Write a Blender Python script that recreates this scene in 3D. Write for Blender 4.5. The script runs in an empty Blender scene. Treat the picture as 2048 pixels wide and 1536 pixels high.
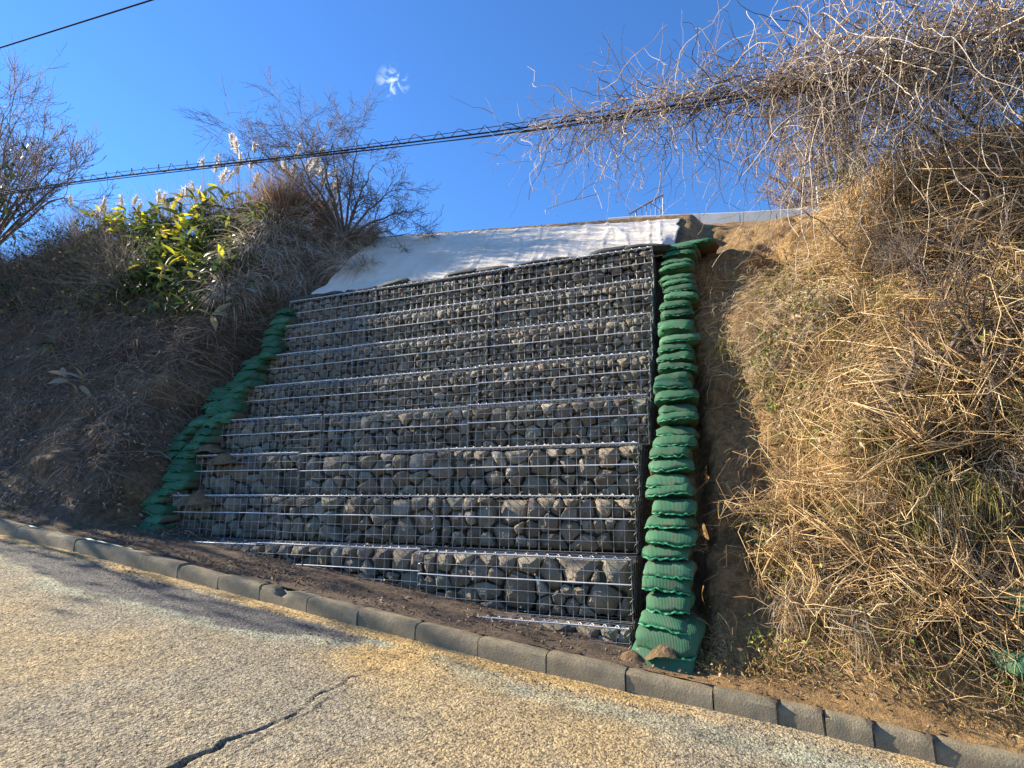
import bpy, bmesh, math, random
import numpy as np
from mathutils import Vector, Matrix

# ------------------------------------------------------------------ camera, sky, sun, exposure
SC = bpy.context.scene
COL = SC.collection
FPX, PITCH, YAW = 1149.0, math.radians(10.907), math.radians(21.344)   # focal length in pixels of the 2048 px photograph
FW = np.array([-math.sin(YAW) * math.cos(PITCH), math.cos(YAW) * math.cos(PITCH), math.sin(PITCH)])
RT = np.array([math.cos(YAW), math.sin(YAW), 0.0])
UP = np.cross(RT, FW)
cam_d = bpy.data.cameras.new('camera')
cam = bpy.data.objects.new('camera', cam_d)
COL.objects.link(cam)
cam_d.sensor_width = 36.0
cam_d.lens = FPX / 2048 * 36.0
cam_d.clip_end = 3000
cam_d.clip_start = 0.05
cam.matrix_world = Matrix(((RT[0], UP[0], -FW[0], 0), (RT[1], UP[1], -FW[1], 0), (RT[2], UP[2], -FW[2], 0), (0, 0, 0, 1)))
SC.camera = cam

SUN_EL, SUN_BACK = math.radians(29), math.radians(-5)     # sun low on the left (-X), grazing the wall
SDIR = np.array([-math.cos(SUN_EL) * math.cos(SUN_BACK), math.cos(SUN_EL) * math.sin(SUN_BACK), math.sin(SUN_EL)])
sun_d = bpy.data.lights.new('sun', 'SUN')
sun_d.energy = 5.0
sun_d.angle = math.radians(0.5)
sun_d.color = (1.0, 0.88, 0.70)
sun = bpy.data.objects.new('sun', sun_d)
COL.objects.link(sun)
sun.rotation_euler = Vector(SDIR).to_track_quat('Z', 'Y').to_euler()
SC.view_settings.view_transform = 'Standard'
SC.view_settings.look = 'None'
SC.view_settings.exposure = 1.5
SC.view_settings.gamma = 1.0
SC.render.film_transparent = False
SC.cycles.max_bounces = 6
SC.cycles.transparent_max_bounces = 6


def ray(x, y):
    return FW + (x - 1024) / FPX * RT + (768 - y) / FPX * UP


def onY(x, y, Y):
    d = ray(x, y)
    return d * (Y / d[1])


def proj(P):
    P = np.asarray(P, float)
    d = P @ FW
    return 1024 + FPX * (P @ RT) / d, 768 - FPX * (P @ UP) / d, d


world = bpy.data.worlds.new('World')
SC.world = world
world.use_nodes = True
wn, wl = world.node_tree.nodes, world.node_tree.links
wn.clear()
w_out = wn.new('ShaderNodeOutputWorld')
w_bg = wn.new('ShaderNodeBackground')
w_bg.inputs['Strength'].default_value = 0.102
sky = wn.new('ShaderNodeTexSky')
sky.sky_type = 'NISHITA'
sky.sun_disc = False
sky.sun_elevation = SUN_EL
sky.sun_rotation = math.atan2(SDIR[0], SDIR[1])
sky.altitude = 300
sky.air_density = 1.0
sky.dust_density = 0.0
sky.ozone_density = 10.0
tc = wn.new('ShaderNodeTexCoord')
cd = ray(786, 163)
cd = cd / np.linalg.norm(cd)
# a small wisp of cloud high in the sky
vsub = wn.new('ShaderNodeVectorMath'); vsub.operation = 'SUBTRACT'
vsub.inputs[1].default_value = tuple(cd)
wl.new(tc.outputs['Generated'], vsub.inputs[0])
vlen = wn.new('ShaderNodeVectorMath'); vlen.operation = 'LENGTH'
wl.new(vsub.outputs[0], vlen.inputs[0])
mr = wn.new('ShaderNodeMapRange')
mr.inputs['From Min'].default_value = 0.027
mr.inputs['From Max'].default_value = 0.004
wl.new(vlen.outputs['Value'], mr.inputs['Value'])
cn = wn.new('ShaderNodeTexNoise')
cn.inputs['Scale'].default_value = 62
cn.inputs['Detail'].default_value = 6
cn.inputs['Distortion'].default_value = 1.2
wl.new(tc.outputs['Generated'], cn.inputs['Vector'])
cr = wn.new('ShaderNodeMapRange')
cr.inputs['From Min'].default_value = 0.47
cr.inputs['From Max'].default_value = 0.72
wl.new(cn.outputs['Fac'], cr.inputs['Value'])
cm = wn.new('ShaderNodeMath'); cm.operation = 'MULTIPLY'
wl.new(mr.outputs[0], cm.inputs[0]); wl.new(cr.outputs[0], cm.inputs[1])
cm2 = wn.new('ShaderNodeMath'); cm2.operation = 'MULTIPLY'; cm2.inputs[1].default_value = 1.1; cm2.use_clamp = True
wl.new(cm.outputs[0], cm2.inputs[0])
cmix = wn.new('ShaderNodeMix'); cmix.data_type = 'RGBA'
wl.new(cm2.outputs[0], cmix.inputs['Factor'])
hsv = wn.new('ShaderNodeHueSaturation'); hsv.inputs['Saturation'].default_value = 1.03
wl.new(sky.outputs[0], hsv.inputs['Color'])
wl.new(hsv.outputs[0], cmix.inputs['A'])
cmix.inputs['B'].default_value = (4.5, 5.0, 5.5, 1)
wl.new(cmix.outputs['Result'], w_bg.inputs['Color'])
wl.new(w_bg.outputs[0], w_out.inputs[0])

# ------------------------------------------------------------------ helpers
rng = np.random.default_rng(11)
random.seed(5)


def U(a, b, n=None):
    return rng.uniform(a, b, n)


def nrm(v):
    return v / np.maximum(np.linalg.norm(v, axis=-1, keepdims=True), 1e-9)


def sstep(a, b, x):
    t = np.clip((x - a) / (b - a), 0, 1)
    return t * t * (3 - 2 * t)


def _h(i, j, k, s):
    n = (i * 374761393 + j * 668265263 + k * 2147483647 + s * 974711) & 0xFFFFFFFF
    n = ((n ^ (n >> 13)) * 1274126177) & 0xFFFFFFFF
    n = (n ^ (n >> 16)) & 0xFFFFFFFF
    return n.astype(np.float64) / 4294967295.0


def vnoise(P, s=0):
    P = np.asarray(P, float)
    i0 = np.floor(P).astype(np.int64)
    f = P - i0
    f = f * f * (3 - 2 * f)
    r = 0
    for a in (0, 1):
        for b in (0, 1):
            for c in (0, 1):
                w = (f[..., 0] if a else 1 - f[..., 0]) * (f[..., 1] if b else 1 - f[..., 1]) * (f[..., 2] if c else 1 - f[..., 2])
                r = r + w * _h(i0[..., 0] + a, i0[..., 1] + b, i0[..., 2] + c, s)
    return r * 2 - 1


def fbm(P, o=4, s=0):
    r, a, P = 0, 1.0, np.asarray(P, float)
    for k in range(o):
        r = r + a * vnoise(P * 2 ** k + 7.3 * k, s + k)
        a *= .5
    return r


def build(name, V, F, mat, parent=None, tint=None, smooth=True, attrs=None, sharp=None):
    """one mesh object from arrays; F is (m,4) or (m,3)"""
    V = np.ascontiguousarray(V, np.float32).reshape(-1, 3)
    me = bpy.data.meshes.new(name)
    me.vertices.add(len(V))
    me.vertices.foreach_set('co', V.ravel())
    Fs = F if isinstance(F, list) else [F]
    Fs = [np.asarray(f, np.int32) for f in Fs if len(f)]
    nl = sum(f.size for f in Fs)
    npoly = sum(len(f) for f in Fs)
    me.loops.add(nl)
    me.loops.foreach_set('vertex_index', np.concatenate([f.ravel() for f in Fs]))
    me.polygons.add(npoly)
    st, o = [], 0
    for f in Fs:
        st.append(o + np.arange(len(f)) * f.shape[1])
        o += f.size
    me.polygons.foreach_set('loop_start', np.concatenate(st).astype(np.int32))
    me.polygons.foreach_set('use_smooth', np.full(npoly, bool(smooth)))
    me.update(calc_edges=True)
    if tint is not None:
        a = me.attributes.new('tint', 'FLOAT', 'POINT')
        a.data.foreach_set('value', np.ascontiguousarray(tint, np.float32).ravel())
    for k, v in (attrs or {}).items():
        a = me.attributes.new(k, 'FLOAT', 'POINT')
        a.data.foreach_set('value', np.ascontiguousarray(v, np.float32).ravel())
    if sharp:
        me.set_sharp_from_angle(angle=math.radians(sharp))
    if mat:
        me.materials.append(mat)
    ob = bpy.data.objects.new(name, me)
    COL.objects.link(ob)
    if parent:
        ob.parent = parent
    return ob


def tag(o, label=None, cat=None, group=None, kind=None):
    for k, v in (('label', label), ('category', cat), ('group', group), ('kind', kind)):
        if v:
            o[k] = v
    return o


def empty(name, loc, rz=0.0):
    o = bpy.data.objects.new(name, None)
    o.empty_display_size = .1
    COL.objects.link(o)
    o.location = tuple(float(c) for c in loc)
    o.rotation_euler = (0, 0, rz)
    return o


def tubes(P, R, k=4):
    """P (N,S,3) paths, R (N,S) or (N,1) radii -> verts, quads"""
    P = np.asarray(P, float)
    N, S, _ = P.shape
    R = np.broadcast_to(np.asarray(R, float), (N, S))
    T = nrm(np.gradient(P, axis=1))
    ref = nrm(rng.normal(size=(N, 1, 3)) * .3 + np.where(np.abs(T.mean(1, keepdims=True)[..., 2:3]) > .7, np.array([1., 0, 0]), np.array([0, 0, 1.])))
    A = nrm(np.cross(T, ref))
    B = np.cross(T, A)
    an = np.arange(k) / k * 2 * np.pi
    V = P[:, :, None] + R[:, :, None, None] * (np.cos(an)[None, None, :, None] * A[:, :, None] + np.sin(an)[None, None, :, None] * B[:, :, None])
    idx = np.arange(N * S * k).reshape(N, S, k)
    a, b = idx[:, :-1], idx[:, 1:]
    F = np.stack([a, np.roll(a, -1, 2), np.roll(b, -1, 2), b], -1).reshape(-1, 4)
    return V.reshape(-1, 3), F


def ribbons(P, W, side):
    """flat blades: P (N,S,3), W (N,S), side (N,1,3) or (N,S,3)"""
    N, S, _ = P.shape
    W = np.broadcast_to(W, (N, S))
    sd = side * W[..., None] * .5
    V = np.stack([P - sd, P + sd], 2)
    idx = np.arange(N * S * 2).reshape(N, S, 2)
    F = np.stack([idx[:, :-1, 0], idx[:, :-1, 1], idx[:, 1:, 1], idx[:, 1:, 0]], -1).reshape(-1, 4)
    return V.reshape(-1, 3), F


def leaves(P, D, N3, L, W):
    """pointed folded leaves: base P, direction D, normal N3; 2 quads + droop"""
    n = len(P)
    D = nrm(D)
    S = nrm(np.cross(D, N3))
    Nn = np.cross(S, D)
    L = np.broadcast_to(L, n)[:, None]
    W = np.broadcast_to(W, n)[:, None]
    droop = U(.02, .3, (n, 1))
    p0 = P
    m = P + D * L * .45 - Nn * L * .02
    a = m + S * W * .5 + Nn * W * .18
    b = m - S * W * .5 + Nn * W * .18
    t = P + D * L - Nn * L * droop
    V = np.stack([p0, a, m, b, t], 1)
    i = np.arange(n)[:, None] * 5
    F = np.concatenate([i + np.array([[0, 2, 1]]), i + np.array([[0, 3, 2]]), i + np.array([[1, 2, 4]]), i + np.array([[2, 3, 4]])])
    return V.reshape(-1, 3), F


def rep(t, S):
    return np.repeat(np.asarray(t), S)


def walk(P0, D0, L, S, wob=.25, pull=(0, 0, 0), curl=.0):
    """random-walk strands (N,S,3)"""
    N = len(P0)
    L = np.broadcast_to(L, N)
    st = (L / (S - 1))[:, None]
    d = nrm(D0)
    p = np.array(P0, float)
    out = [p.copy()]
    ax = nrm(rng.normal(size=(N, 3)))
    pull = np.asarray(pull, float)
    for s in range(S - 1):
        d = nrm(d + rng.normal(size=(N, 3)) * wob + pull + curl * np.cross(ax, d))
        p = p + d * st
        out.append(p.copy())
    return np.stack(out, 1)


# ------------------------------------------------------------------ materials
def mat_new(name):
    m = bpy.data.materials.new(name)
    m.use_nodes = True
    nt = m.node_tree
    b = nt.nodes['Principled BSDF']
    return m, nt, nt.nodes, nt.links, b


def ramp(nt, stops, interp='LINEAR'):
    r = nt.nodes.new('ShaderNodeValToRGB')
    cr_ = r.color_ramp
    cr_.interpolation = interp
    while len(cr_.elements) < len(stops):
        cr_.elements.new(.5)
    for e, (p, c) in zip(cr_.elements, stops):
        e.position = p
        e.color = (c[0], c[1], c[2], 1)
    return r


def noise_node(nt, scale, detail=4, rough=.6, coord='Object', dist=0):
    t = nt.nodes.new('ShaderNodeTexCoord')
    n = nt.nodes.new('ShaderNodeTexNoise')
    n.inputs['Scale'].default_value = scale
    n.inputs['Detail'].default_value = detail
    n.inputs['Roughness'].default_value = rough
    n.inputs['Distortion'].default_value = dist
    nt.links.new(t.outputs[coord], n.inputs['Vector'])
    return n


def math_node(nt, op, a, b=None, clamp=False):
    n = nt.nodes.new('ShaderNodeMath')
    n.operation = op
    n.use_clamp = clamp
    for i, v in enumerate((a, b)):
        if v is None:
            continue
        if isinstance(v, (int, float)):
            n.inputs[i].default_value = v
        else:
            nt.links.new(v, n.inputs[i])
    return n.outputs[0]


def mixc(nt, fac, a, b, mode='MIX'):
    n = nt.nodes.new('ShaderNodeMix')
    n.data_type = 'RGBA'
    n.blend_type = mode
    for key, v in (('Factor', fac), ('A', a), ('B', b)):
        if isinstance(v, (int, float)):
            n.inputs[key].default_value = v
        elif isinstance(v, tuple):
            n.inputs[key].default_value = (v[0], v[1], v[2], 1)
        else:
            nt.links.new(v, n.inputs[key])
    return n.outputs['Result']


def attr_node(nt, name):
    a = nt.nodes.new('ShaderNodeAttribute')
    a.attribute_name = name
    return a.outputs['Fac']


def bump(nt, h, strength=.5, dist=.01, normal=None):
    b = nt.nodes.new('ShaderNodeBump')
    b.inputs['Strength'].default_value = strength
    b.inputs['Distance'].default_value = dist
    nt.links.new(h, b.inputs['Height'])
    if normal is not None:
        nt.links.new(normal, b.inputs['Normal'])
    return b.outputs[0]


def mat_tint(name, stops, rough=.8, translucent=0.0, nscale=30.0, namt=.25, use='tint'):
    """colour ramp over a per-strand tint (or per-object random) with fine mottling"""
    m, nt, N, L, b = mat_new(name)
    r = ramp(nt, stops)
    if use == 'tint':
        f = attr_node(nt, 'tint')
    else:
        oi = N.new('ShaderNodeObjectInfo')
        f = oi.outputs['Random']
    nz = noise_node(nt, nscale, 3)
    f2 = math_node(nt, 'ADD', f, math_node(nt, 'MULTIPLY', math_node(nt, 'SUBTRACT', nz.outputs['Fac'], .5), namt), clamp=True)
    L.new(f2, r.inputs[0])
    L.new(r.outputs[0], b.inputs['Base Color'])
    b.inputs['Roughness'].default_value = rough
    b.inputs['Specular IOR Level'].default_value = .3
    if translucent > 0:
        tr = N.new('ShaderNodeBsdfTranslucent')
        L.new(r.outputs[0], tr.inputs[0])
        mx = N.new('ShaderNodeMixShader')
        mx.inputs[0].default_value = translucent
        out = N['Material Output']
        L.new(b.outputs[0], mx.inputs[1])
        L.new(tr.outputs[0], mx.inputs[2])
        L.new(mx.outputs[0], out.inputs[0])
    return m


M = {}
# stones: grey crushed rock, some brown, some greenish
m, nt, N, L, b = mat_new('stone')
oi = N.new('ShaderNodeObjectInfo')
base = ramp(nt, [(0, (.16, .13, .092)), (.2, (.30, .235, .15)), (.38, (.23, .20, .155)), (.52, (.36, .27, .165)), (.66, (.33, .285, .205)), (.82, (.27, .29, .21)), (.93, (.43, .375, .27)), (1, (.54, .48, .37))])
L.new(oi.outputs['Random'], base.inputs[0])
n1 = noise_node(nt, 9, 6, .65, 'Object', .6)
n2 = noise_node(nt, 60, 4, .7)
c = mixc(nt, math_node(nt, 'MULTIPLY', n1.outputs['Fac'], .9), base.outputs[0], (.07, .06, .05))
c = mixc(nt, ramp(nt, [(.55, (0, 0, 0)), (.72, (1, 1, 1))]).outputs[0], c, (.27, .235, .19))
rl = N[-1] if False else None
L.new(n2.outputs['Fac'], [n for n in N if n.bl_idname == 'ShaderNodeValToRGB'][-1].inputs[0])
L.new(c, b.inputs['Base Color'])
b.inputs['Roughness'].default_value = .88
hsum = math_node(nt, 'ADD', n1.outputs['Fac'], math_node(nt, 'MULTIPLY', n2.outputs['Fac'], .35))
L.new(bump(nt, hsum, 1.0, .03), b.inputs['Normal'])
M['stone'] = m

m, nt, N, L, b = mat_new('galvanised_wire')
nz = noise_node(nt, 14, 3)
r = ramp(nt, [(.3, (.22, .22, .215)), (.7, (.38, .38, .37))])
L.new(nz.outputs['Fac'], r.inputs[0])
L.new(r.outputs[0], b.inputs['Base Color'])
b.inputs['Metallic'].default_value = .55
b.inputs['Roughness'].default_value = .42
M['wire'] = m
m, nt, N, L, b = mat_new('bright_rod')
nz = noise_node(nt, 9, 3)
r = ramp(nt, [(.3, (.5, .5, .49)), (.7, (.75, .75, .74))])
L.new(nz.outputs['Fac'], r.inputs[0])
L.new(r.outputs[0], b.inputs['Base Color'])
b.inputs['Metallic'].default_value = .35
b.inputs['Roughness'].default_value = .4
M['rod'] = m

m, nt, N, L, b = mat_new('sandbag_green')
oi = N.new('ShaderNodeObjectInfo')
r = ramp(nt, [(0, (.006, .07, .034)), (.4, (.012, .11, .05)), (.8, (.03, .16, .075)), (1, (.07, .21, .11))])
L.new(oi.outputs['Random'], r.inputs[0])
nz = noise_node(nt, 7, 5, .65)
nf = noise_node(nt, 90, 3)
geo = N.new('ShaderNodeNewGeometry')
sx = N.new('ShaderNodeSeparateXYZ')
L.new(geo.outputs['Normal'], sx.inputs[0])
ttc = N.new('ShaderNodeTexCoord')
wv = N.new('ShaderNodeTexWave')
wv.bands_direction = 'X'
wv.inputs['Scale'].default_value = 30
wv.inputs['Distortion'].default_value = 1.2
wv.inputs['Detail'].default_value = 2
wv.inputs['Detail Scale'].default_value = 3
L.new(ttc.outputs['Object'], wv.inputs['Vector'])
c = mixc(nt, math_node(nt, 'MULTIPLY', wv.outputs['Fac'], .3), r.outputs[0], (.03, .21, .11))
fade = ramp(nt, [(.45, (0, 0, 0)), (.75, (1, 1, 1))])
L.new(nz.outputs['Fac'], fade.inputs[0])
c = mixc(nt, math_node(nt, 'MULTIPLY', fade.outputs[0], .35), c, (.06, .22, .13))
# soil lying on the back of the bags (object space: front edge is -Y)
so = N.new('ShaderNodeSeparateXYZ')
L.new(ttc.outputs['Object'], so.inputs[0])
dirt = math_node(nt, 'ADD', math_node(nt, 'MULTIPLY', so.outputs[1], 5.0), math_node(nt, 'MULTIPLY', math_node(nt, 'SUBTRACT', nz.outputs['Fac'], .5), 2.4))
dirt = math_node(nt, 'ADD', dirt, math_node(nt, 'MULTIPLY', math_node(nt, 'SUBTRACT', nf.outputs['Fac'], .5), .6))
dirt = math_node(nt, 'ADD', dirt, math_node(nt, 'MULTIPLY', math_node(nt, 'SUBTRACT', oi.outputs['Random'], .5), .9))
dr = ramp(nt, [(.3, (0, 0, 0)), (.5, (1, 1, 1))])
L.new(math_node(nt, 'ADD', dirt, .25), dr.inputs[0])
grime = ramp(nt, [(.42, (0, 0, 0)), (.62, (1, 1, 1))])
L.new(noise_node(nt, 13, 5, .7).outputs['Fac'], grime.inputs[0])
c = mixc(nt, math_node(nt, 'MULTIPLY', grime.outputs[0], .5), c, (.085, .08, .05))
c = mixc(nt, math_node(nt, 'MULTIPLY', nf.outputs['Fac'], .35), c, (.07, .07, .042))
c = mixc(nt, math_node(nt, 'MULTIPLY', dr.outputs[0], .92), c, (.12, .085, .055))
L.new(c, b.inputs['Base Color'])
b.inputs['Roughness'].default_value = .72
b.inputs['Specular IOR Level'].default_value = .25
hh = math_node(nt, 'ADD', wv.outputs['Fac'], math_node(nt, 'MULTIPLY', nf.outputs['Fac'], .8))
L.new(bump(nt, hh, .35, .006), b.inputs['Normal'])
M['bag'] = m

m, nt, N, L, b = mat_new('bag_hem')
nz = noise_node(nt, 40, 3)
r = ramp(nt, [(.3, (.01, .14, .06)), (.7, (.02, .24, .10))])
L.new(nz.outputs['Fac'], r.inputs[0]); L.new(r.outputs[0], b.inputs['Base Color'])
b.inputs['Roughness'].default_value = .55
M['hem'] = m

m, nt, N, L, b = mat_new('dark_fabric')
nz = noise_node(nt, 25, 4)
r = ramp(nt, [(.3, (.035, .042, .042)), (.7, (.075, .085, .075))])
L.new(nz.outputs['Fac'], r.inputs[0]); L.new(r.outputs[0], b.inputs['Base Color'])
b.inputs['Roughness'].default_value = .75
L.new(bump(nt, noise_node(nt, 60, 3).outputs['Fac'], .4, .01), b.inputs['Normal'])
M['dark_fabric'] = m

m, nt, N, L, b = mat_new('white_sheet')
nz = noise_node(nt, 3, 5, .65)
nf = noise_node(nt, 70, 3)
r = ramp(nt, [(.3, (.56, .485, .385)), (.65, (.69, .62, .52))])
L.new(nz.outputs['Fac'], r.inputs[0])
c = mixc(nt, math_node(nt, 'MULTIPLY', nf.outputs['Fac'], .25), r.outputs[0], (.55, .48, .38))
L.new(c, b.inputs['Base Color'])
b.inputs['Roughness'].default_value = .85
hh = math_node(nt, 'ADD', math_node(nt, 'MULTIPLY', nf.outputs['Fac'], .4), noise_node(nt, 14, 4).outputs['Fac'])
L.new(bump(nt, hh, .5, .02), b.inputs['Normal'])
M['sheet'] = m

m, nt, N, L, b = mat_new('concrete')
nz = noise_node(nt, 6, 6, .7)
nf = noise_node(nt, 90, 4, .7)
r = ramp(nt, [(.25, (.17, .13, .075)), (.5, (.27, .22, .135)), (.75, (.38, .32, .21))])
L.new(nz.outputs['Fac'], r.inputs[0])
c = mixc(nt, math_node(nt, 'MULTIPLY', nf.outputs['Fac'], .5), r.outputs[0], (.13, .12, .09))
L.new(c, b.inputs['Base Color'])
b.inputs['Roughness'].default_value = .9
L.new(bump(nt, math_node(nt, 'ADD', nf.outputs['Fac'], nz.outputs['Fac']), .8, .018), b.inputs['Normal'])
M['concrete'] = m

m, nt, N, L, b = mat_new('pale_concrete')
nz = noise_node(nt, 2.5, 5, .7)
r = ramp(nt, [(.3, (.46, .45, .40)), (.7, (.62, .61, .56))])
L.new(nz.outputs['Fac'], r.inputs[0]); L.new(r.outputs[0], b.inputs['Base Color'])
b.inputs['Roughness'].default_value = .9
M['pale_concrete'] = m

# soil: dark humus on the shaded left bank, ochre clay on the right
m, nt, N, L, b = mat_new('soil')
nz = noise_node(nt, 2.2, 6, .65, 'Object', .4)
nm = noise_node(nt, 14, 5, .7)
nf = noise_node(nt, 60, 4, .75)
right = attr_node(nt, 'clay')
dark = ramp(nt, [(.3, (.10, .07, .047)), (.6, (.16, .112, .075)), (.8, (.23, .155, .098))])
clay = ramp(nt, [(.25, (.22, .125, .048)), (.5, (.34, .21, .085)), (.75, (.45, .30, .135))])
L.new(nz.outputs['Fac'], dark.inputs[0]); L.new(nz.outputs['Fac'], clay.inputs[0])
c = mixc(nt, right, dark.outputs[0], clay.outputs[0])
gr = ramp(nt, [(.38, (.35, .33, .3)), (.62, (1.15, 1.12, 1.05))])
L.new(nm.outputs['Fac'], gr.inputs[0])
c = mixc(nt, .75, c, gr.outputs[0], 'MULTIPLY')
L.new(c, b.inputs['Base Color'])
b.inputs['Roughness'].default_value = .95
hh = math_node(nt, 'ADD', nm.outputs['Fac'], math_node(nt, 'MULTIPLY', nf.outputs['Fac'], .5))
L.new(bump(nt, hh, 1.0, .05), b.inputs['Normal'])
M['soil'] = m

# road
m, nt, N, L, b = mat_new('asphalt')
t_ = N.new('ShaderNodeTexCoord')
vo = N.new('ShaderNodeTexVoronoi'); vo.inputs['Scale'].default_value = 55
L.new(t_.outputs['Object'], vo.inputs['Vector'])
vo2 = N.new('ShaderNodeTexVoronoi'); vo2.inputs['Scale'].default_value = 150
L.new(t_.outputs['Object'], vo2.inputs['Vector'])
nz = noise_node(nt, 1.1, 6, .65)
nm = noise_node(nt, 40, 4, .7)
nb = noise_node(nt, 5, 5, .7)
r = ramp(nt, [(.28, (.34, .305, .225)), (.5, (.41, .35, .235)), (.72, (.47, .38, .225))])
L.new(nz.outputs['Fac'], r.inputs[0])
c = r.outputs[0]
c = mixc(nt, attr_node(nt, 'sandy'), c, (.66, .45, .18))
c = mixc(nt, attr_node(nt, 'pale'), c, (.46, .47, .33))
c = mixc(nt, attr_node(nt, 'patch'), c, (.165, .158, .15))
sp = ramp(nt, [(.0, (1.45, 1.42, 1.35)), (.5, (.95, .95, .95)), (1.0, (.6, .6, .62))])
sv = N.new('ShaderNodeSeparateColor')
L.new(vo.outputs['Color'], sv.inputs[0])
L.new(sv.outputs[0], sp.inputs[0])
c = mixc(nt, .8, c, sp.outputs[0], 'MULTIPLY')
pit = ramp(nt, [(.36, (.14, .135, .12)), (.50, (1, 1, 1))])
L.new(nm.outputs['Fac'], pit.inputs[0])
c = mixc(nt, .85, c, pit.outputs[0], 'MULTIPLY')
blot = ramp(nt, [(.35, (.72, .72, .72)), (.6, (1.08, 1.08, 1.08))])
L.new(nb.outputs['Fac'], blot.inputs[0])
c = mixc(nt, .7, c, blot.outputs[0], 'MULTIPLY')
c = mixc(nt, attr_node(nt, 'crack'), c, (.03, .026, .02))
L.new(c, b.inputs['Base Color'])
b.inputs['Roughness'].default_value = .92
dome = math_node(nt, 'SUBTRACT', 1.0, vo.outputs['Distance'])
dome2 = math_node(nt, 'SUBTRACT', 1.0, vo2.outputs['Distance'])
hh = math_node(nt, 'ADD', math_node(nt, 'MULTIPLY', dome, .7), math_node(nt, 'ADD', math_node(nt, 'MULTIPLY', dome2, .3), math_node(nt, 'MULTIPLY', nm.outputs['Fac'], 1.6)))
L.new(bump(nt, hh, 1.0, .026), b.inputs['Normal'])
M['asphalt'] = m

M['vine_dark'] = mat_tint('dead_vine_brown', [(0, (.06, .044, .033)), (.3, (.14, .105, .076)), (.65, (.27, .21, .155)), (1, (.46, .39, .31))])
M['vine_pale'] = mat_tint('dead_vine_straw', [(0, (.08, .045, .025)), (.25, (.20, .12, .058)), (.6, (.48, .32, .14)), (.85, (.66, .49, .25)), (1, (.76, .63, .41))])
M['vine_air'] = mat_tint('dead_vine_silver', [(0, (.05, .036, .03)), (.35, (.13, .095, .07)), (.6, (.42, .31, .20)), (1, (.68, .58, .44))])
M['litter'] = mat_tint('leaf_litter', [(0, (.08, .055, .036)), (.5, (.21, .145, .09)), (.8, (.36, .27, .185)), (1, (.52, .43, .33))], translucent=.2)
M['dry_grass'] = mat_tint('dry_grass', [(0, (.14, .09, .055)), (.4, (.30, .225, .14)), (.75, (.44, .36, .25)), (1, (.56, .49, .38))], translucent=.3)
M['overhang_grass'] = mat_tint('overhang_grass', [(0, (.20, .14, .095)), (.4, (.40, .31, .22)), (.75, (.58, .49, .38)), (1, (.72, .66, .55))], translucent=.3)
M['golden'] = mat_tint('golden_moss', [(0, (.16, .085, .03)), (.4, (.34, .215, .08)), (.75, (.50, .36, .16)), (1, (.36, .36, .08))], translucent=.15)
M['red_grass'] = mat_tint('red_grass', [(0, (.13, .055, .03)), (.5, (.27, .12, .06)), (1, (.42, .25, .14))], translucent=.3)
M['green_grass'] = mat_tint('greenish_grass', [(0, (.12, .11, .035)), (.5, (.26, .23, .07)), (1, (.42, .37, .16))], translucent=.3)
M['sasa_green'] = mat_tint('bamboo_leaf_green', [(0, (.04, .07, .028)), (.5, (.09, .14, .042)), (.85, (.19, .24, .055)), (1, (.36, .36, .07))], .45, .35, use='obj')
M['sasa_yellow'] = mat_tint('bamboo_leaf_yellow', [(0, (.42, .46, .035)), (.6, (.60, .56, .045)), (1, (.66, .47, .06))], .5, .5, use='obj')
M['sasa_dry'] = mat_tint('bamboo_leaf_withered', [(0, (.30, .27, .18)), (1, (.46, .43, .33))], .6, .3, use='obj')
M['leaf_mix'] = mat_tint('leaf_mixed_green', [(0, (.03, .05, .018)), (.5, (.07, .11, .028)), (.85, (.19, .235, .04)), (1, (.36, .36, .06))], .5, .35)
M['leaf_dark'] = mat_tint('leaf_dark_green', [(0, (.018, .032, .016)), (.6, (.04, .065, .025)), (1, (.09, .10, .03))], .5, .25)
M['plume'] = mat_tint('plume', [(0, (.62, .56, .48)), (1, (.85, .81, .74))], .8, .55)
M['bark'] = mat_tint('bark', [(0, (.085, .065, .05)), (.5, (.15, .115, .09)), (1, (.24, .19, .15))])
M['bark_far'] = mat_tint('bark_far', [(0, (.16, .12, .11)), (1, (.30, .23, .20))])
m, nt, N, L, b = mat_new('black_cable')
b.inputs['Base Color'].default_value = (.02, .02, .022, 1)
b.inputs['Roughness'].default_value = .85
b.inputs['Specular IOR Level'].default_value = .15
M['cable'] = m
m, nt, N, L, b = mat_new('dark_gap')  # near-black, paints the shade inside the kerb joint gaps
nz = noise_node(nt, 40, 4)
r = ramp(nt, [(.3, (.015, .013, .012)), (.7, (.05, .04, .033))])
L.new(nz.outputs['Fac'], r.inputs[0]); L.new(r.outputs[0], b.inputs['Base Color'])
b.inputs['Roughness'].default_value = .9
M['gap_dark'] = m
m, nt, N, L, b = mat_new('painted_metal')
b.inputs['Base Color'].default_value = (.2, .21, .22, 1)
b.inputs['Metallic'].default_value = .3
b.inputs['Roughness'].default_value = .5
M['metal'] = m

# ------------------------------------------------------------------ road level along the kerb
KY = 4.15
_kx = np.array([-40, -12, -7.85, -6.45, -5.5, -4.5, -3.47, -2.43, -1.9, -.81, -.26, .37, .88, 12])
_kz = np.array([3.35, .05, -.45, -.605, -.725, -.865, -.995, -1.125, -1.185, -1.305, -1.36, -1.425, -1.485, -2.8])
_kxx = np.arange(-40, 12, .1)
_kzz = np.interp(_kxx, _kx, _kz)
_kern = np.hanning(17); _kern /= _kern.sum()
_kzz = np.convolve(np.pad(_kzz, 8, mode='edge'), _kern, 'valid')


def zk(X):
    return np.interp(X, _kxx, _kzz)


KH = .138   # kerb height above the road


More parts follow.
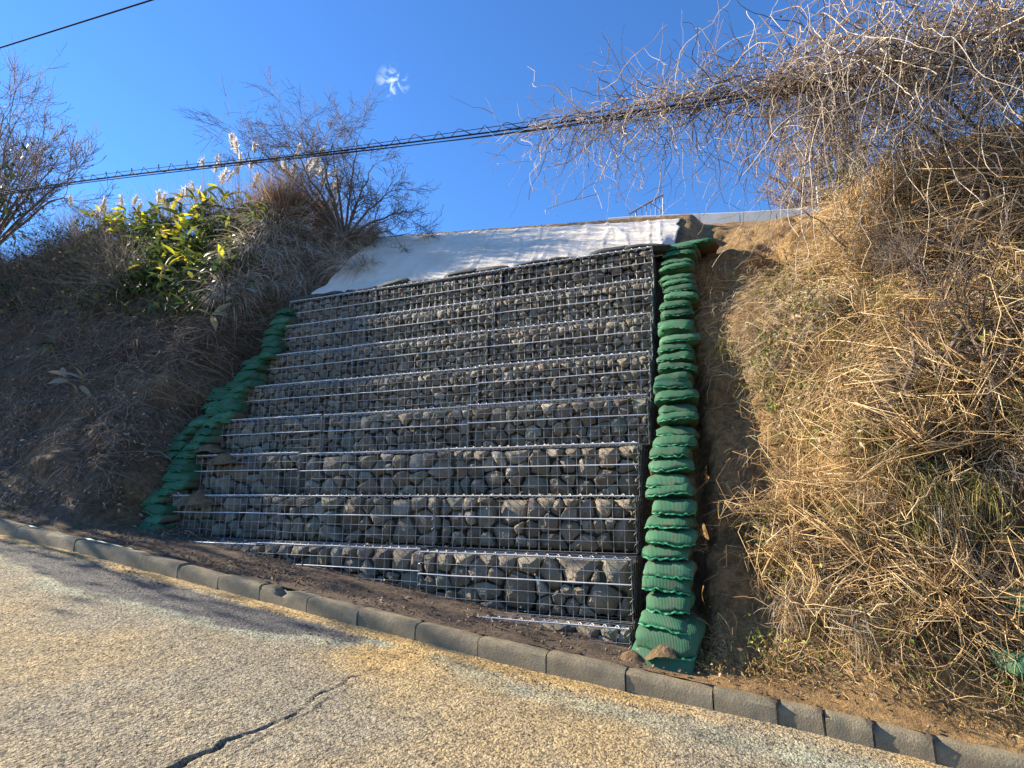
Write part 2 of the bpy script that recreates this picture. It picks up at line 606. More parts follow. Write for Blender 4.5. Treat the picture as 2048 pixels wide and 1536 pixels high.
def lines(parts):
    return np.unique(np.round(np.concatenate([np.arange(a, b, s) for a, b, s in parts]), 5))


# road sheet
rx = lines([(-40, -10, .5), (-10, -8.4, .05), (-8.4, 1.9, .0125), (1.9, 4, .05), (4, 12.01, .5)])
ry = np.concatenate([np.arange(-4, .8, .25), np.arange(.8, 4.2, .0125)])
RX, RY = np.meshgrid(rx, ry, indexing='ij')
RZ = zk(RX) - .012 * (KY - RY)
RP = np.stack([RX, RY, np.zeros_like(RX)], -1)
dk = KY - RY                      # distance from the kerb face
wob = fbm(RP * 2.2, 4, 3) * .10
wob2 = fbm(RP * 9, 3, 9) * .03
sand = 1 - sstep(.0, .05, dk - (.13 + .03 * vnoise(RP * np.array([1.3, 0, 0]) + .5, 5)) + wob2 * .6)
# grey patch of newer asphalt, ends at X=-2.75 by a sandy outwash
edge = np.interp(RX, [-12, -8.5, -7.2, -6.2, -5.5, -4.8, -4.0, -3.4, -2.9, -2.7], [.35, .3, .45, .62, .8, .78, .72, .6, .4, .1])
inn = dk - .14 + wob2
pm = sstep(0, .05, inn) * sstep(0, .07, edge + wob - dk) * (1 - sstep(-2.78, -2.68, RX + wob2))
edge_r = np.interp(RX, [-2.2, -1.9, -1.4, -.9, -.2, .6, 1.5], [.05, .28, .36, .36, .34, .32, .3])
pm2 = sstep(0, .08, inn - .02) * sstep(0, .12, edge_r * .7 + wob * .6 - dk) * sstep(-2.2, -1.9, RX)
pale = np.exp(-((dk - edge - wob) / .11) ** 2) * (1 - sstep(-2.6, -2.4, RX)) + np.exp(-((dk - edge_r - wob * .6) / .11) ** 2) * sstep(-2.35, -2.0, RX) * .9
pale = np.clip(pale * (.75 + .5 * fbm(RP * 5, 3, 21)), 0, 1) * (1 - sand)
outw = np.exp(-(((RX + 2.45) / .28) ** 2 + ((dk - .3) / .35) ** 2)) * .9
sand_v = sand * (1 - .65 * sstep(-1.6, .2, RX)) * np.clip(.75 + .5 * fbm(RP * np.array([2.5, 6, 1]), 3, 77), .25, 1)
sandy = np.clip(np.maximum(sand_v * .95, outw) + .5 * sstep(-.3, .7, fbm(RP * .8, 4, 31) + .22 * (RX + 2) * .5), 0, 1)
patch = np.clip(np.maximum(pm * .92, pm2 * .55) + .06, 0, 1) * (1 - sand) * (1 - outw)
# cracks, from photograph pixels put on the road plane


def on_road(x, y):
    d = ray(x, y)
    t = -1.4 / d[2]
    for _ in range(12):
        p = d * t
        t = float(zk(p[0]) - .012 * (KY - p[1])) / d[2]
    return d * t


crack = np.zeros_like(RX)
depth = np.zeros_like(RX)
for pts, wd, dp in (([(300, 1560), (380, 1515), (450, 1478), (560, 1440), (640, 1385), (700, 1352), (757, 1332)], [.013, .011, .006, .003, .002, .003, .001], .045),
                    ([(470, 1505), (560, 1452), (650, 1400), (740, 1345)], [.002, .004, .003, .002], .02),
                    ([(230, 1365), (275, 1340), (330, 1300), (400, 1275), (460, 1262)], [.001, .003, .003, .002, .001], .012),
                    ([(20, 1302), (160, 1300), (240, 1287), (350, 1265)], [.001, .002, .002, .001], .01),
                    ([(650, 1440), (760, 1385), (800, 1370)], [.001, .002, .001], .01)):
    W3 = np.array([on_road(*p) for p in pts])
    tt = np.linspace(0, len(pts) - 1, 220)
    cx = np.interp(tt, np.arange(len(pts)), W3[:, 0]) + fbm(np.stack([tt * 3, tt * 0, tt * 0 + 3], -1), 4, 2) * .018
    cy = np.interp(tt, np.arange(len(pts)), W3[:, 1]) + fbm(np.stack([tt * 3, tt * 0, tt * 0 + 9], -1), 4, 4) * .018
    cw = np.interp(tt, np.arange(len(pts)), wd) * (1 + .5 * vnoise(np.stack([tt * 9, tt * 0, tt * 0], -1), 8))
    bx = (RX > cx.min() - .1) & (RX < cx.max() + .1) & (RY > cy.min() - .1) & (RY < cy.max() + .1)
    q = np.stack([RX[bx], RY[bx]], -1)
    dm = np.full(len(q), 9.)
    am = np.zeros(len(q))
    fade_ = np.interp(tt, np.linspace(0, tt[-1], 5), [1, 1, .75, .6, .5] if dp > .04 else [.3, .6, .5, .6, .2]) * (.8 + .35 * vnoise(np.stack([tt * 6, tt * 0 + dp * 90, tt * 0], -1), 33))
    for a in range(0, 220):
        dd = np.hypot(q[:, 0] - cx[a], q[:, 1] - cy[a]) - cw[a]
        am = np.where(dd < dm, fade_[a], am)
        dm = np.minimum(dm, dd)
    k = (1 - sstep(-.005, .009, dm)) * np.clip(am, 0, 1)
    crack[bx] = np.maximum(crack[bx], k * .8)
    depth[bx] = np.maximum(depth[bx], k * dp)
RZ = RZ + fbm(RP * 1.2, 3, 41) * .012 + fbm(RP * 12, 3, 51) * .003 - depth + sand * .012
idx = np.arange(RX.size).reshape(RX.shape)
Fq = np.stack([idx[:-1, :-1], idx[1:, :-1], idx[1:, 1:], idx[:-1, 1:]], -1).reshape(-1, 4)
road = build('road', np.stack([RX, RY, RZ], -1), Fq, M['asphalt'], attrs={'sandy': sandy, 'pale': pale, 'patch': patch, 'crack': crack})
tag(road, 'sloping cracked asphalt road stained with ochre sand', None, None, 'structure')
# far verge on the camera's side
gx = np.array([-90., -40, 12, 60]); gy = np.array([-90., -30, -4])
GX, GY = np.meshgrid(gx, gy, indexing='ij')
GZ = np.interp(GX, [-90, -40, 12, 60], [3.3, 3.35, -2.8, -3.2]) - .15 - .03 * (-4 - GY)
gi = np.arange(GX.size).reshape(GX.shape)
gv = build('ground', np.stack([GX, GY, GZ], -1), np.stack([gi[:-1, :-1], gi[1:, :-1], gi[1:, 1:], gi[:-1, 1:]], -1).reshape(-1, 4), M['soil'], attrs={'clay': np.ones(GX.size) * .3})
tag(gv, 'bare ground beyond the far side of the road', None, None, 'structure')

# ------------------------------------------------------------------ hillside (one sheet: verge strip, banks, crest, plateau)
hx = lines([(-60, -20, 2.), (-20, -10, .15), (-10, 2.8, .05), (2.8, 6, .15), (6, 40, 2.)])


def lerp(a, b, t):
    return a + (b - a) * t


def profile(X):
    z = zk(X)
    one = np.ones_like(X)
    zcL = np.minimum(4.72 + .07 * (-6.6 - X), 5.6)
    Lp = [(4.29 * one, z + .13), (4.48 * one, z + .20), (4.68 * one, np.maximum(z + .55, -.1)), (5.15 * one, .9 * one), (6.2 * one, 3.0 * one), (7.4 * one, zcL), (12 * one, zcL + .1), (80 * one, zcL + .1)]
    zcM = 4.12 + .105 * (-.6 - X)
    Mp = [(4.29 * one, z + .13), (4.8 * one, z + .17), (5.55 * one, z + .2), (6.1 * one, .3 * one), (7.2 * one, 2.97 * one), (8.5 * one, zcM + .08), (9.6 * one, zcM - .1), (80 * one, zcM - .1)]
    t = sstep(1.1, 2.1, X)
    R4 = (lerp(6.95, 5.45, t), lerp(3.0, 2.6, t))
    R5 = (lerp(8.9, 6.3, t), lerp(4.14 - .1 * X, 3.4, t))
    tt = sstep(-.3, 1.8, X)
    rec = 1 - sstep(.0, .8, X + .12 * np.sin(X * 9))
    R4 = (R4[0] + .22 * rec, R4[1])
    Rp = [(4.29 * one, z + .13), (4.48 * one + .08 * rec, z + .2), (4.66 * one + .32 * rec, z + .55), (lerp(5.5, 4.72, tt) + .36 * rec, .6 * one), R4, R5, (9.6 * one, lerp(3.9, 3.7, t)), (80 * one, 3.8 * one)]
    wl = 1 - sstep(-7.35, -6.75, X)
    wr = sstep(-.42, -.22, X)
    out = []
    for a, b_, c_ in zip(Lp, Mp, Rp):
        out.append([lerp(lerp(b_[i], a[i], wl), c_[i], wr) for i in (0, 1)])
    return np.array(out)          # (8,2,nX)


CP = profile(hx)
cnt = [6, 8, 34, 60, 44, 18, 6]
rows = []
for s, n in enumerate(cnt):
    for q in range(n):
        t = q / n
        rows.append(lerp(CP[s], CP[s + 1], t))
rows.append(CP[-1])
TR = np.array(rows)               # (nv,2,nX)
G = np.stack([np.broadcast_to(hx, (TR.shape[0], len(hx))), TR[:, 0], TR[:, 1]], -1).transpose(1, 0, 2).copy()   # (nX,nv,3)
nv = G.shape[1]


def grid_normals(G):
    du = np.gradient(G, axis=0)
    dv = np.gradient(G, axis=1)
    n = nrm(np.cross(du, dv))
    return n


vv = np.arange(nv)
on_face = sstep(8, 26, vv) * (1 - .7 * sstep(146, 160, vv))
is_mid = sstep(-6.85, -6.6, hx) * (1 - sstep(-.55, -.35, hx))
crest_calm = sstep(125, 146, vv)[None] * (sstep(-6.6, -6.2, hx) * (1 - sstep(1.2, 1.8, hx)))[:, None]
amp = on_face[None] * (1 - .9 * is_mid[:, None]) * (1 - .92 * crest_calm)
Nn = grid_normals(G)
big = fbm(G * .75 + 11, 3, 61)
med = fbm(G * 2.6, 3, 71)
fin = fbm(G * 11, 3, 81)
near = ((hx > -20) & (hx < 6))[:, None]
rb_amp = (1 + 1.0 * sstep(.2, .9, hx))[:, None]
G = G + Nn * (amp * rb_amp * (big * .13 + med * .075) + (amp * .025 + .006) * fin * near)[..., None]
Nn = grid_normals(G)
# hollows under the overhanging growth of the sunny bank (pixel centre, radii, depth in metres)
HOL = [(1740, 1130, 80, 45, .30), (1970, 860, 100, 75, .38), (1830, 640, 100, 50, .28), (1690, 770, 60, 40, .2), (1940, 1090, 90, 40, .28), (1560, 1130, 60, 40, .16), (1880, 800, 60, 40, .22)]
_gx, _gy, _gd = proj(G.reshape(-1, 3))
hol = np.zeros(G.shape[:2])
for (hx_, hy_, ra_, rb2_, dp_) in HOL:
    e_ = np.exp(-(((_gx - hx_) / ra_) ** 2 + ((_gy - hy_) / rb2_) ** 2) ** 1.5).reshape(G.shape[:2])
    hol = np.maximum(hol, e_ * dp_ * (G[..., 0] > .1) * (vv < 150)[None])
G = G - Nn * hol[..., None] * np.array([.3, 1, .3])
Nn = grid_normals(G)
clay = np.clip(sstep(-.9, -.2, G[..., 0]) + sstep(2.9, 3.2, G[..., 2]) * sstep(-7, -6, G[..., 0]) + .45 * sstep(.1, .5, fbm(G * 1.3, 3, 91)) * (G[..., 0] > -9), 0, 1)
growth_shade = sstep(.75, 1.15, G[..., 0] + .25 * fbm(G * 1.6, 3, 95)) * sstep(-.75, -.35, G[..., 2] + .2 * fbm(G * 2.1, 3, 96)) * (1 - sstep(2.9, 3.4, G[..., 2]))  # paints shade into the soil colour behind the standing growth
clay = clay * (1 - .97 * growth_shade)
gi = np.arange(G.shape[0] * nv).reshape(G.shape[0], nv)
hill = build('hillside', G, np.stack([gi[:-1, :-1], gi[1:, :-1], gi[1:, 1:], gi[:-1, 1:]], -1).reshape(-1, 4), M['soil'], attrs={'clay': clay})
tag(hill, 'steep earth bank behind the kerb with bare clay patches', None, None, 'structure')

GXp, GYp, GDp = proj(G.reshape(-1, 3))
Gf, Nf = G.reshape(-1, 3), Nn.reshape(-1, 3)
gwt = np.ones(len(Gf))
for (cx_, cy_, ra_, rb2_, w_) in ((1620, 940, 75, 70, .06), (1470, 900, 70, 260, .05), (1480, 600, 60, 50, .4), (1560, 480, 140, 45, .12)) + tuple((h_[0], h_[1], h_[2] * .8, h_[3] * .8, .15) for h_ in HOL):
    gwt = np.where(((GXp - cx_) / ra_) ** 2 + ((GYp - cy_) / rb2_) ** 2 < 1, np.minimum(gwt, w_), gwt)
gwt = np.where((GXp > 1380) & (GYp > 1250), gwt * .4, gwt)
gwt = gwt * np.clip(np.exp(3.2 * fbm(Gf * np.array([1.9, 1.9, 2.4]), 2, 121)), .04, 6)
facing = (np.einsum('ij,ij->i', Nf, -Gf) > 0) & (GDp > 1) & (Gf[:, 0] > -25) & (Gf[:, 0] < 8)
gok = np.where(facing)[0]


def pick(x, y):
    """bank surface point seen at a photograph pixel"""
    d = np.hypot(GXp[gok] - x, GYp[gok] - y)
    c_ = gok[d < max(14, d.min() + 2)]
    i = c_[np.argmin(GDp[c_])]
    return Gf[i].copy(), Nf[i].copy()


def region(x0, y0, x1, y1, n, vmin=8, vmax=160):
    """n bank surface points whose projections lie in the pixel box"""
    v = np.tile(np.arange(nv), G.shape[0])
    ok = gok[(GXp[gok] > x0) & (GXp[gok] < x1) & (GYp[gok] > y0) & (GYp[gok] < y1) & (v[gok] >= vmin) & (v[gok] <= vmax)]
    # the gabions stand in front of the middle of the bank
    ok = ok[~((Gf[ok, 0] > -6.75) & (Gf[ok, 0] < -.3) & (Gf[ok, 2] < 2.95) & (v[ok] > 12))]
    if len(ok) == 0:
        ok = gok[:1]
    i = rng.choice(ok, n, p=gwt[ok] / gwt[ok].sum())
    return Gf[i] + rng.normal(size=(n, 3)) * .025, Nf[i]


# surface walkers: strands that creep over the bank
hv_len = np.linalg.norm(np.diff(G, axis=1), axis=2)


def creep(n, S, X0, V0, L, lift=(.01, .10), heading=None, turn=.35):
    x = np.array(X0, float); v = np.array(V0, float)
    th = heading if heading is not None else U(0, 2 * np.pi, n)
    st = np.broadcast_to(L, n) / (S - 1)
    ph = U(0, 6.28, n); fr = U(.3, .9, n)
    lo = U(lift[0], lift[0] + .03, n); hi = U(lift[0], lift[1], n)
    out = []
    for s in range(S):
        xi = np.clip(np.interp(x, hx, np.arange(len(hx))), 0, len(hx) - 1.001)
        vi = np.clip(v, 7, nv - 12)
        a, b_ = xi.astype(int), vi.astype(int)
        fa, fb = (xi - a)[:, None], (vi - b_)[:, None]
        P = (G[a, b_] * (1 - fa) + G[a + 1, b_] * fa) * (1 - fb) + (G[a, b_ + 1] * (1 - fa) + G[a + 1, b_ + 1] * fa) * fb
        lift_ = lo + hi * (.5 + .5 * np.sin(ph + s * fr)) * np.sin(np.pi * (s + .3) / (S - .4)) ** .5
        out.append(P + Nn[a, b_] * lift_[:, None])
        th = th + rng.normal(size=n) * turn
        x = x + np.cos(th) * st
        v = np.clip(v + np.sin(th) * st / hv_len[a, np.clip(b_, 0, nv - 2)], 7, nv - 12)
    return np.stack(out, 1)


# ------------------------------------------------------------------ kerb of separate blocks
kerb = empty('kerb', (-2, KY + .07, float(zk(-2))))
tag(kerb, 'row of weathered concrete kerb blocks along the foot of the bank', None, None, 'structure')
KW = .135
sx_ = np.linspace(-12, 3, 3001)
kpx, kpy, _ = proj(np.stack([sx_, np.full_like(sx_, KY), zk(sx_) + KH], -1))
jx = [float(np.interp(p, kpx, sx_)) for p in (35, 150, 285, 357, 437, 520, 615, 715, 830, 955, 1092, 1250, 1425, 1553, 1648, 1745, 1868)]
jl = [jx[0]]
while jl[-1] > -22:
    jl.append(jl[-1] - .6)
jr = [jx[-1]]
while jr[-1] < 8:
    jr.append(jr[-1] + .6)
joints = jl[::-1][:-1] + jx + jr[1:]
sec = np.array([(0, -.10), (0, .02), (0, .09), (.004, KH - .022), (.022, KH), (.07, KH + .002), (KW - .02, KH), (KW, KH - .02), (KW, .02), (KW, -.10)])
for q in range(len(joints) - 1):
    a, b_ = joints[q] + .005, joints[q + 1] - .005
    seen = a > -9.5 and b_ < 2.5
    ns = 13 if seen else 3
    xs = np.linspace(a, b_, ns)
    dz, dy = random.uniform(-.006, .006), random.uniform(-.006, .006)
    ro = random.uniform(-.012, .012)
    V = np.zeros((ns, len(sec), 3))
    V[..., 0] = xs[:, None]
    V[..., 1] = KY + dy + sec[None, :, 0]
    V[..., 2] = zk(xs)[:, None] + dz + ro * np.linspace(-1, 1, ns)[:, None] * .5 + sec[None, :, 1]
    rough = fbm(V * 14, 3, 101 + q)
    V[..., 1] -= rough * .004
    V[..., 2] += rough * .004 * (sec[None, :, 1] > .1)
    endf = (np.minimum(np.arange(ns), ns - 1 - np.arange(ns)) == 0)[:, None] * (sec[None, :, 1] > .12)
    V[..., 2] -= endf * .008
    if seen and joints[q] <= float(np.interp(530, kpx, sx_)) <= joints[q + 1]:      # chipped block
        xc = float(np.interp(560, kpx, sx_))
        hole = np.exp(-((xs - xc) / .05) ** 2)[:, None]
        V[..., 2] -= hole * .07 * (sec[None, :, 1] > .1)
    i = np.arange(V.shape[0] * V.shape[1]).reshape(V.shape[:2])
    F = np.stack([i[:-1, :-1], i[1:, :-1], i[1:, 1:], i[:-1, 1:]], -1).reshape(-1, 4)
    V2 = np.concatenate([V.reshape(-1, 3), V[0].mean(0, keepdims=True), V[-1].mean(0, keepdims=True)])
    n0, n1_ = len(V2) - 2, len(V2) - 1
    caps = np.array([[n0, i[0, s + 1], i[0, s]] for s in range(len(sec) - 1)] + [[n1_, i[-1, s], i[-1, s + 1]] for s in range(len(sec) - 1)])
    org = np.array([xs.mean(), KY, float(zk(xs.mean()))])
    o = build('kerb_block', V2 - org, [F, caps], M['concrete'], kerb, sharp=35)
    o.location = tuple(org - np.array(kerb.location))
for p in (1553, 1648, 1745, 1868):  # dark strips stand in for the shaded gaps between these blocks
    x = float(np.interp(p, kpx, sx_))
    me_v = np.array([(sx1 * .005, sy * .064, sz) for sz in (-.09, KH + .012) for sy in (-1, 1) for sx1 in (-1, 1)], float)
    o = build('joint_shade_strip', me_v, np.array([[0, 2, 3, 1], [4, 5, 7, 6], [0, 1, 5, 4], [2, 6, 7, 3], [0, 4, 6, 2], [1, 3, 7, 5]]), M['gap_dark'], kerb, smooth=False)
    o.location = tuple(np.array([x, KY + .062, float(zk(x))]) - np.array(kerb.location))
    o.rotation_euler = (0, random.uniform(-.06, .06), 0)

# ------------------------------------------------------------------ gabion wall
ORD = ['lowest', 'second', 'third', 'fourth', 'fifth', 'sixth', 'seventh', 'eighth', 'ninth']
layers = []
for k in range(8):
    j = 7 - k
    layers.append(dict(k=k, Y=4.948 + .3003 * j - .0057 * j * j, Z=-.518 + .5 * j, XR=-.80 if k < 5 else -.872))
XL = [-6.40, -6.43, -6.44, -6.53, -6.54, -6.65, -6.67, -6.60]
layers.append(dict(k=8, Y=4.66, Z=-1.018, XR=-.86))
XL.append(-2.95)


def clip_poly(poly, n, c):
    out = []
    m_ = len(poly)
    for a in range(m_):
        p, q = poly[a], poly[(a + 1) % m_]
        dp, dq = p @ n - c, q @ n - c
        if dp <= 0:
            out.append(p)
        if (dp < 0 < dq) or (dq < 0 < dp):
            out.append(p + (q - p) * (dp / (dp - dq)))
    return out


def pack(w, h, r0, r1):
    """irregular packing of a w x h face: power-diagram cells"""
    pts, rad = [], []
    fails = 0
    while fails < 160:
        r_ = r0 + (r1 - r0) * random.random() ** 1.5
        p = np.array([random.uniform(.25 * r0, w - .25 * r0), random.uniform(.2 * r0, h - .2 * r0)])
        if all(np.hypot(*(p - q)) > .80 * (r_ + rq) for q, rq in zip(pts, rad)):
            pts.append(p); rad.append(r_); fails = 0
        else:
            fails += 1
    cells = []
    for a, (p, r_) in enumerate(zip(pts, rad)):
        poly = [np.array(v, float) for v in ((0, 0), (w, 0), (w, h), (0, h))]
        near_ = sorted(range(len(pts)), key=lambda b_: np.hypot(*(pts[b_] - p)))[1:18]
        for b_ in near_:
            d = pts[b_] - p
            L2 = d @ d
            n_ = d / math.sqrt(L2)
            c_ = p @ n_ + (L2 + r_ * r_ - rad[b_] ** 2) / (2 * math.sqrt(L2))
            poly = clip_poly(poly, n_, c_)
            if len(poly) < 3:
                break
        if len(poly) >= 3:
            cells.append(np.array(poly))
    return cells


def stone_geo(poly):
    c_ = poly.mean(0)
    q = poly - c_
    # drop slivers, pull in, round the corners
    keep = [q[0]]
    for v in q[1:]:
        if np.hypot(*(v - keep[-1])) > .012:
            keep.append(v)
    q = np.array(keep)
    if len(q) < 3:
        return None
    area = .5 * abs(np.sum(q[:, 0] * np.roll(q[:, 1], -1) - q[:, 1] * np.roll(q[:, 0], -1)))
    size = math.sqrt(area)
    if size < .03:
        return None
    q = q * random.uniform(.80, .96)
    e = .15
    q = np.stack([q * (1 - e) + np.roll(q, -1, 0) * e, q * e + np.roll(q, -1, 0) * (1 - e)], 1).reshape(-1, 2)
    q = q + rng.normal(size=q.shape) * size * .03
    m_ = len(q)
    hf = size * random.uniform(.34, .55)
    R_ = np.hypot(q[:, 0], q[:, 1]).mean()
    planes = [(hf, rng.normal(size=2) * .22)]
    a0 = random.uniform(0, 6.28)
    for s in range(random.choice((3, 4, 4, 5))):
        an = a0 + s * 6.28 / 4.3 + random.uniform(-.4, .4)
        g = random.uniform(.5, 1.5)
        n_ = np.array([math.cos(an), math.sin(an)])
        planes.append((g * R_ * random.uniform(.75, 1.05) + hf * .1, -g * n_))
    sc = [.34, .6, .8, .93, 1.0]
    V = [np.array([[0, 0]])] + [q * s for s in sc]
    V = np.concatenate(V)
    H = np.min([o_ + V @ g_ for o_, g_ in planes], 0)
    rr = np.concatenate([[0], np.repeat(sc, m_)])
    H = np.minimum(H, hf * 1.05)
    H = np.where(rr > .9, np.minimum(H, hf * (.55 if True else 0) * (1.35 - rr) * 2), H)
    H = H + vnoise(np.stack([V[:, 0] * 22, V[:, 1] * 22, np.full(len(V), random.random() * 50)], -1)) * size * .05
    front = np.stack([V[:, 0], -H, V[:, 1]], -1)
    bq = q * .82
    back = np.stack([bq[:, 0], np.full(m_, size * .9), bq[:, 1]], -1)
    VV = np.concatenate([front, back])
    F3, F4 = [], []
    r1_ = 1 + np.arange(m_)
    for s in range(m_):
        F3.append((0, r1_[(s + 1) % m_], r1_[s]))
    for lv in range(5):
        a = 1 + lv * m_ + np.arange(m_)
        b_ = a + m_
        for s in range(m_):
            F4.append((a[s], a[(s + 1) % m_], b_[(s + 1) % m_], b_[s]))
    return c_, VV, np.array(F3), np.array(F4), hf, size


def bulge(x, z, seed):
    return -.018 * (.5 + .5 * vnoise(np.stack([x * 1.7, z * 3, np.full_like(x, seed)], -1), 3))


def basket(lay, x0, x1, end_label, is_right, is_left):
    k, Y, Z = lay['k'], lay['Y'] + random.uniform(-.018, .018), lay['Z'] + random.uniform(-.012, .012)
    h = .49
    w = x1 - x0
    row = 8 - k
    t = empty('gabion_basket', (x0, Y, Z - h), random.uniform(-.008, .008))
    big_ = k >= 4
    rock = 'big angular rocks' if big_ else 'small cobbles'
    tag(t, f'gabion basket of {rock}, {ORD[row]} course up, {end_label}', 'gabion', 'gabion baskets of the stepped wall')
    sd = random.random() * 90
    wr, S = .0027, 9
    # front mesh
    nxw = max(2, int(round(w / .1)))
    xs = np.linspace(0, w, nxw + 1)
    zs = np.linspace(0, h, 6)
    zz = np.linspace(0, h, S)
    P = np.stack([np.repeat(xs[:, None], S, 1), bulge(np.repeat(xs[:, None], S, 1), np.repeat(zz[None], nxw + 1, 0), sd), np.repeat(zz[None], nxw + 1, 0)], -1)
    P[..., 0] += rng.normal(size=(nxw + 1, 1)) * .004
    V1, F1 = tubes(P, np.full((nxw + 1, 1), wr), 5)
    S2 = 24
    xx = np.linspace(0, w, S2)
    P2 = np.stack([np.repeat(xx[None], 6, 0), bulge(np.repeat(xx[None], 6, 0), np.repeat(zs[:, None], S2, 1), sd) - wr * 1.7, np.repeat(zs[:, None], S2, 1) + .004 * vnoise(np.stack([np.repeat(xx[None], 6, 0) * 3, np.repeat(zs[:, None], S2, 1) * 9, np.full((6, S2), sd)], -1))], -1)
    rod = 3 if (k % 2) else 3
    keep = [i for i in range(6) if i not in (rod,)]
    V2, F2 = tubes(P2[keep], np.full((5, 1), wr), 5)
    o = build('front_mesh', np.concatenate([V1, V2]), np.concatenate([F1, F2 + len(V1)]), M['wire'], t)
    tag(o, None, None, None, 'stuff')
    V3, F3 = tubes(P2[[rod]] + np.array([0, -.004, 0]), np.full((1, 1), .006), 6)
    build('brace_rod', V3, F3, M['rod'], t)
    V3, F3 = tubes(P2[[5]] + np.array([0, -.003, .006]), np.full((1, 1), .0062), 6)
    build('edge_rod', V3, F3, M['rod'], t)
    # lid mesh
    dpt = .36
    ys = np.linspace(0, dpt, 4)
    A = np.stack([np.stack([xs, np.full_like(xs, y_), np.full_like(xs, h)], -1) for y_ in (0, dpt * .5, dpt)], 1)
    Va, Fa = tubes(A, np.full((len(xs), 1), wr), 4)
    Bp = np.stack([np.stack([xx, np.full_like(xx, y_), np.full_like(xx, h + .005)], -1) for y_ in ys[1:]], 0)
    Vb, Fb = tubes(Bp, np.full((3, 1), wr), 4)
    o = build('lid_mesh', np.concatenate([Va, Vb]), np.concatenate([Fa, Fb + len(Va)]), M['wire'], t)
    tag(o, None, None, None, 'stuff')
    # spiral binding along the front top edge
    turns = nxw
    S3 = turns * 10 + 1
    a = np.linspace(0, turns * 2 * np.pi, S3) + random.random() * 6
    H3 = np.stack([np.linspace(.01, w - .01, S3), -.004 + .019 * np.cos(a), h + .004 + .019 * np.sin(a)], -1)[None]
    V4, F4_ = tubes(H3, np.full((1, 1), .0026), 4)
    build('spiral_binding', V4, F4_, M['rod'], t)
    ends = [w] if is_right else [w]
    for e in ends:
        S5 = 5 * 10 + 1
        a = np.linspace(0, 10 * np.pi, S5)
        H5 = np.stack([e - .004 + .017 * np.cos(a), -.006 + .017 * np.sin(a), np.linspace(.01, h - .01, S5)], -1)[None]
        V5, F5 = tubes(H5, np.full((1, 1), .003), 4)
        build('corner_spiral', V5, F5, M['wire'], t)
    for flag, e in ((is_right, w), (is_left, 0.0)):
        if not flag:
            continue
        yy = np.arange(0, .95, .1)
        A = np.stack([np.stack([np.full(3, e), np.full(3, y_), np.linspace(0, h, 3)], -1) for y_ in yy], 0)
        Va, Fa = tubes(A, np.full((len(yy), 1), wr), 4)
        Bp = np.stack([np.stack([np.full(4, e), np.linspace(0, .9, 4), np.full(4, z_)], -1) for z_ in zs], 0)
        Vb, Fb = tubes(Bp, np.full((6, 1), wr), 4)
        o = build('end_mesh', np.concatenate([Va, Vb]), np.concatenate([Fa, Fb + len(Va)]), M['wire'], t)
        tag(o, None, None, None, 'stuff')
    # rubble behind the front stones and under the lid
    ux = np.linspace(.012, w - .012, max(6, int(w / .03)))
    prof = [(.24, z_) for z_ in np.linspace(0, h - .035, 14)] + [(y_, h - .03) for y_ in np.linspace(.25, .55, 12)]
    prof = np.array(prof)
    V6 = np.zeros((len(ux), len(prof), 3))
    V6[..., 0] = ux[:, None]; V6[..., 1] = prof[None, :, 0]; V6[..., 2] = prof[None, :, 1]
    nb_ = np.abs(fbm(V6 * (9 if big_ else 14) + sd, 2, 7))
    V6[..., 1] += np.where(prof[None, :, 1] < h - .031, .09 * nb_, 0)
    V6[..., 2] -= np.where(prof[None, :, 1] >= h - .031, .05 * nb_, 0)
    i6 = np.arange(len(ux) * len(prof)).reshape(len(ux), len(prof))
    o = build('stone_fill', V6, np.stack([i6[:-1, :-1], i6[1:, :-1], i6[1:, 1:], i6[:-1, 1:]], -1).reshape(-1, 4), M['stone'], t)
    tag(o, None, None, None, 'stuff')
    for flag, e in ((is_right, w - .02), (is_left, .02)):
        if flag:
            yy, z_ = np.meshgrid(np.linspace(.02, .9, 24), np.linspace(0, h - .02, 14), indexing='ij')
            V7 = np.stack([np.full_like(yy, e), yy, z_], -1)
            V7[..., 0] -= (1 if e > .1 else -1) * .06 * np.abs(fbm(V7 * 11 + sd, 2, 9))
            i7 = np.arange(yy.size).reshape(yy.shape)
            o = build('end_fill', V7, np.stack([i7[:-1, :-1], i7[1:, :-1], i7[1:, 1:], i7[:-1, 1:]], -1).reshape(-1, 4), M['stone'], t)
            tag(o, None, None, None, 'stuff')
    # the stones that show
    rr = (.06, .19) if big_ else (.042, .072)
    if k == 4:
        rr = (.05, .12)
    for poly in pack(w - .02, h - .02, *rr):
        sg = stone_geo(poly)
        if sg is None:
            continue
        c_, VV, F3s, F4s, hf, size = sg
        o = build('stone', VV, [F3s, F4s], M['stone'], t, sharp=32)
        o.location = (float(c_[0]) + .01, float(hf) + .008 + random.random() ** 2 * .035, float(c_[1]) + .008)
    return t


END = {0: 'beside the straight sandbag column', 1: 'between its two neighbours', 2: 'beside the stepped sandbag rows'}
for lay, xl in zip(layers, XL):
    xr = lay['XR']
    if lay['k'] == 8:
        basket(lay, xl, xr, 'half buried behind the kerb', True, False)
        continue
    xsplit = [xr, xr - 2.0, xr - 4.0, xl]
    for q in range(3):
        basket(lay, xsplit[q + 1] + .004, xsplit[q] - .004, END[q], q == 0, q == 2)

# ------------------------------------------------------------------ sandbags
TH = ['', 'first', 'second', 'third', 'fourth', 'fifth', 'sixth', 'seventh', 'eighth', 'ninth', 'tenth', 'eleventh', 'twelfth', 'thirteenth', 'fourteenth', 'fifteenth', 'sixteenth', 'seventeenth', 'eighteenth', 'nineteenth', 'twentieth']
TENS = {2: 'twenty', 3: 'thirty', 4: 'forty', 5: 'fifty'}


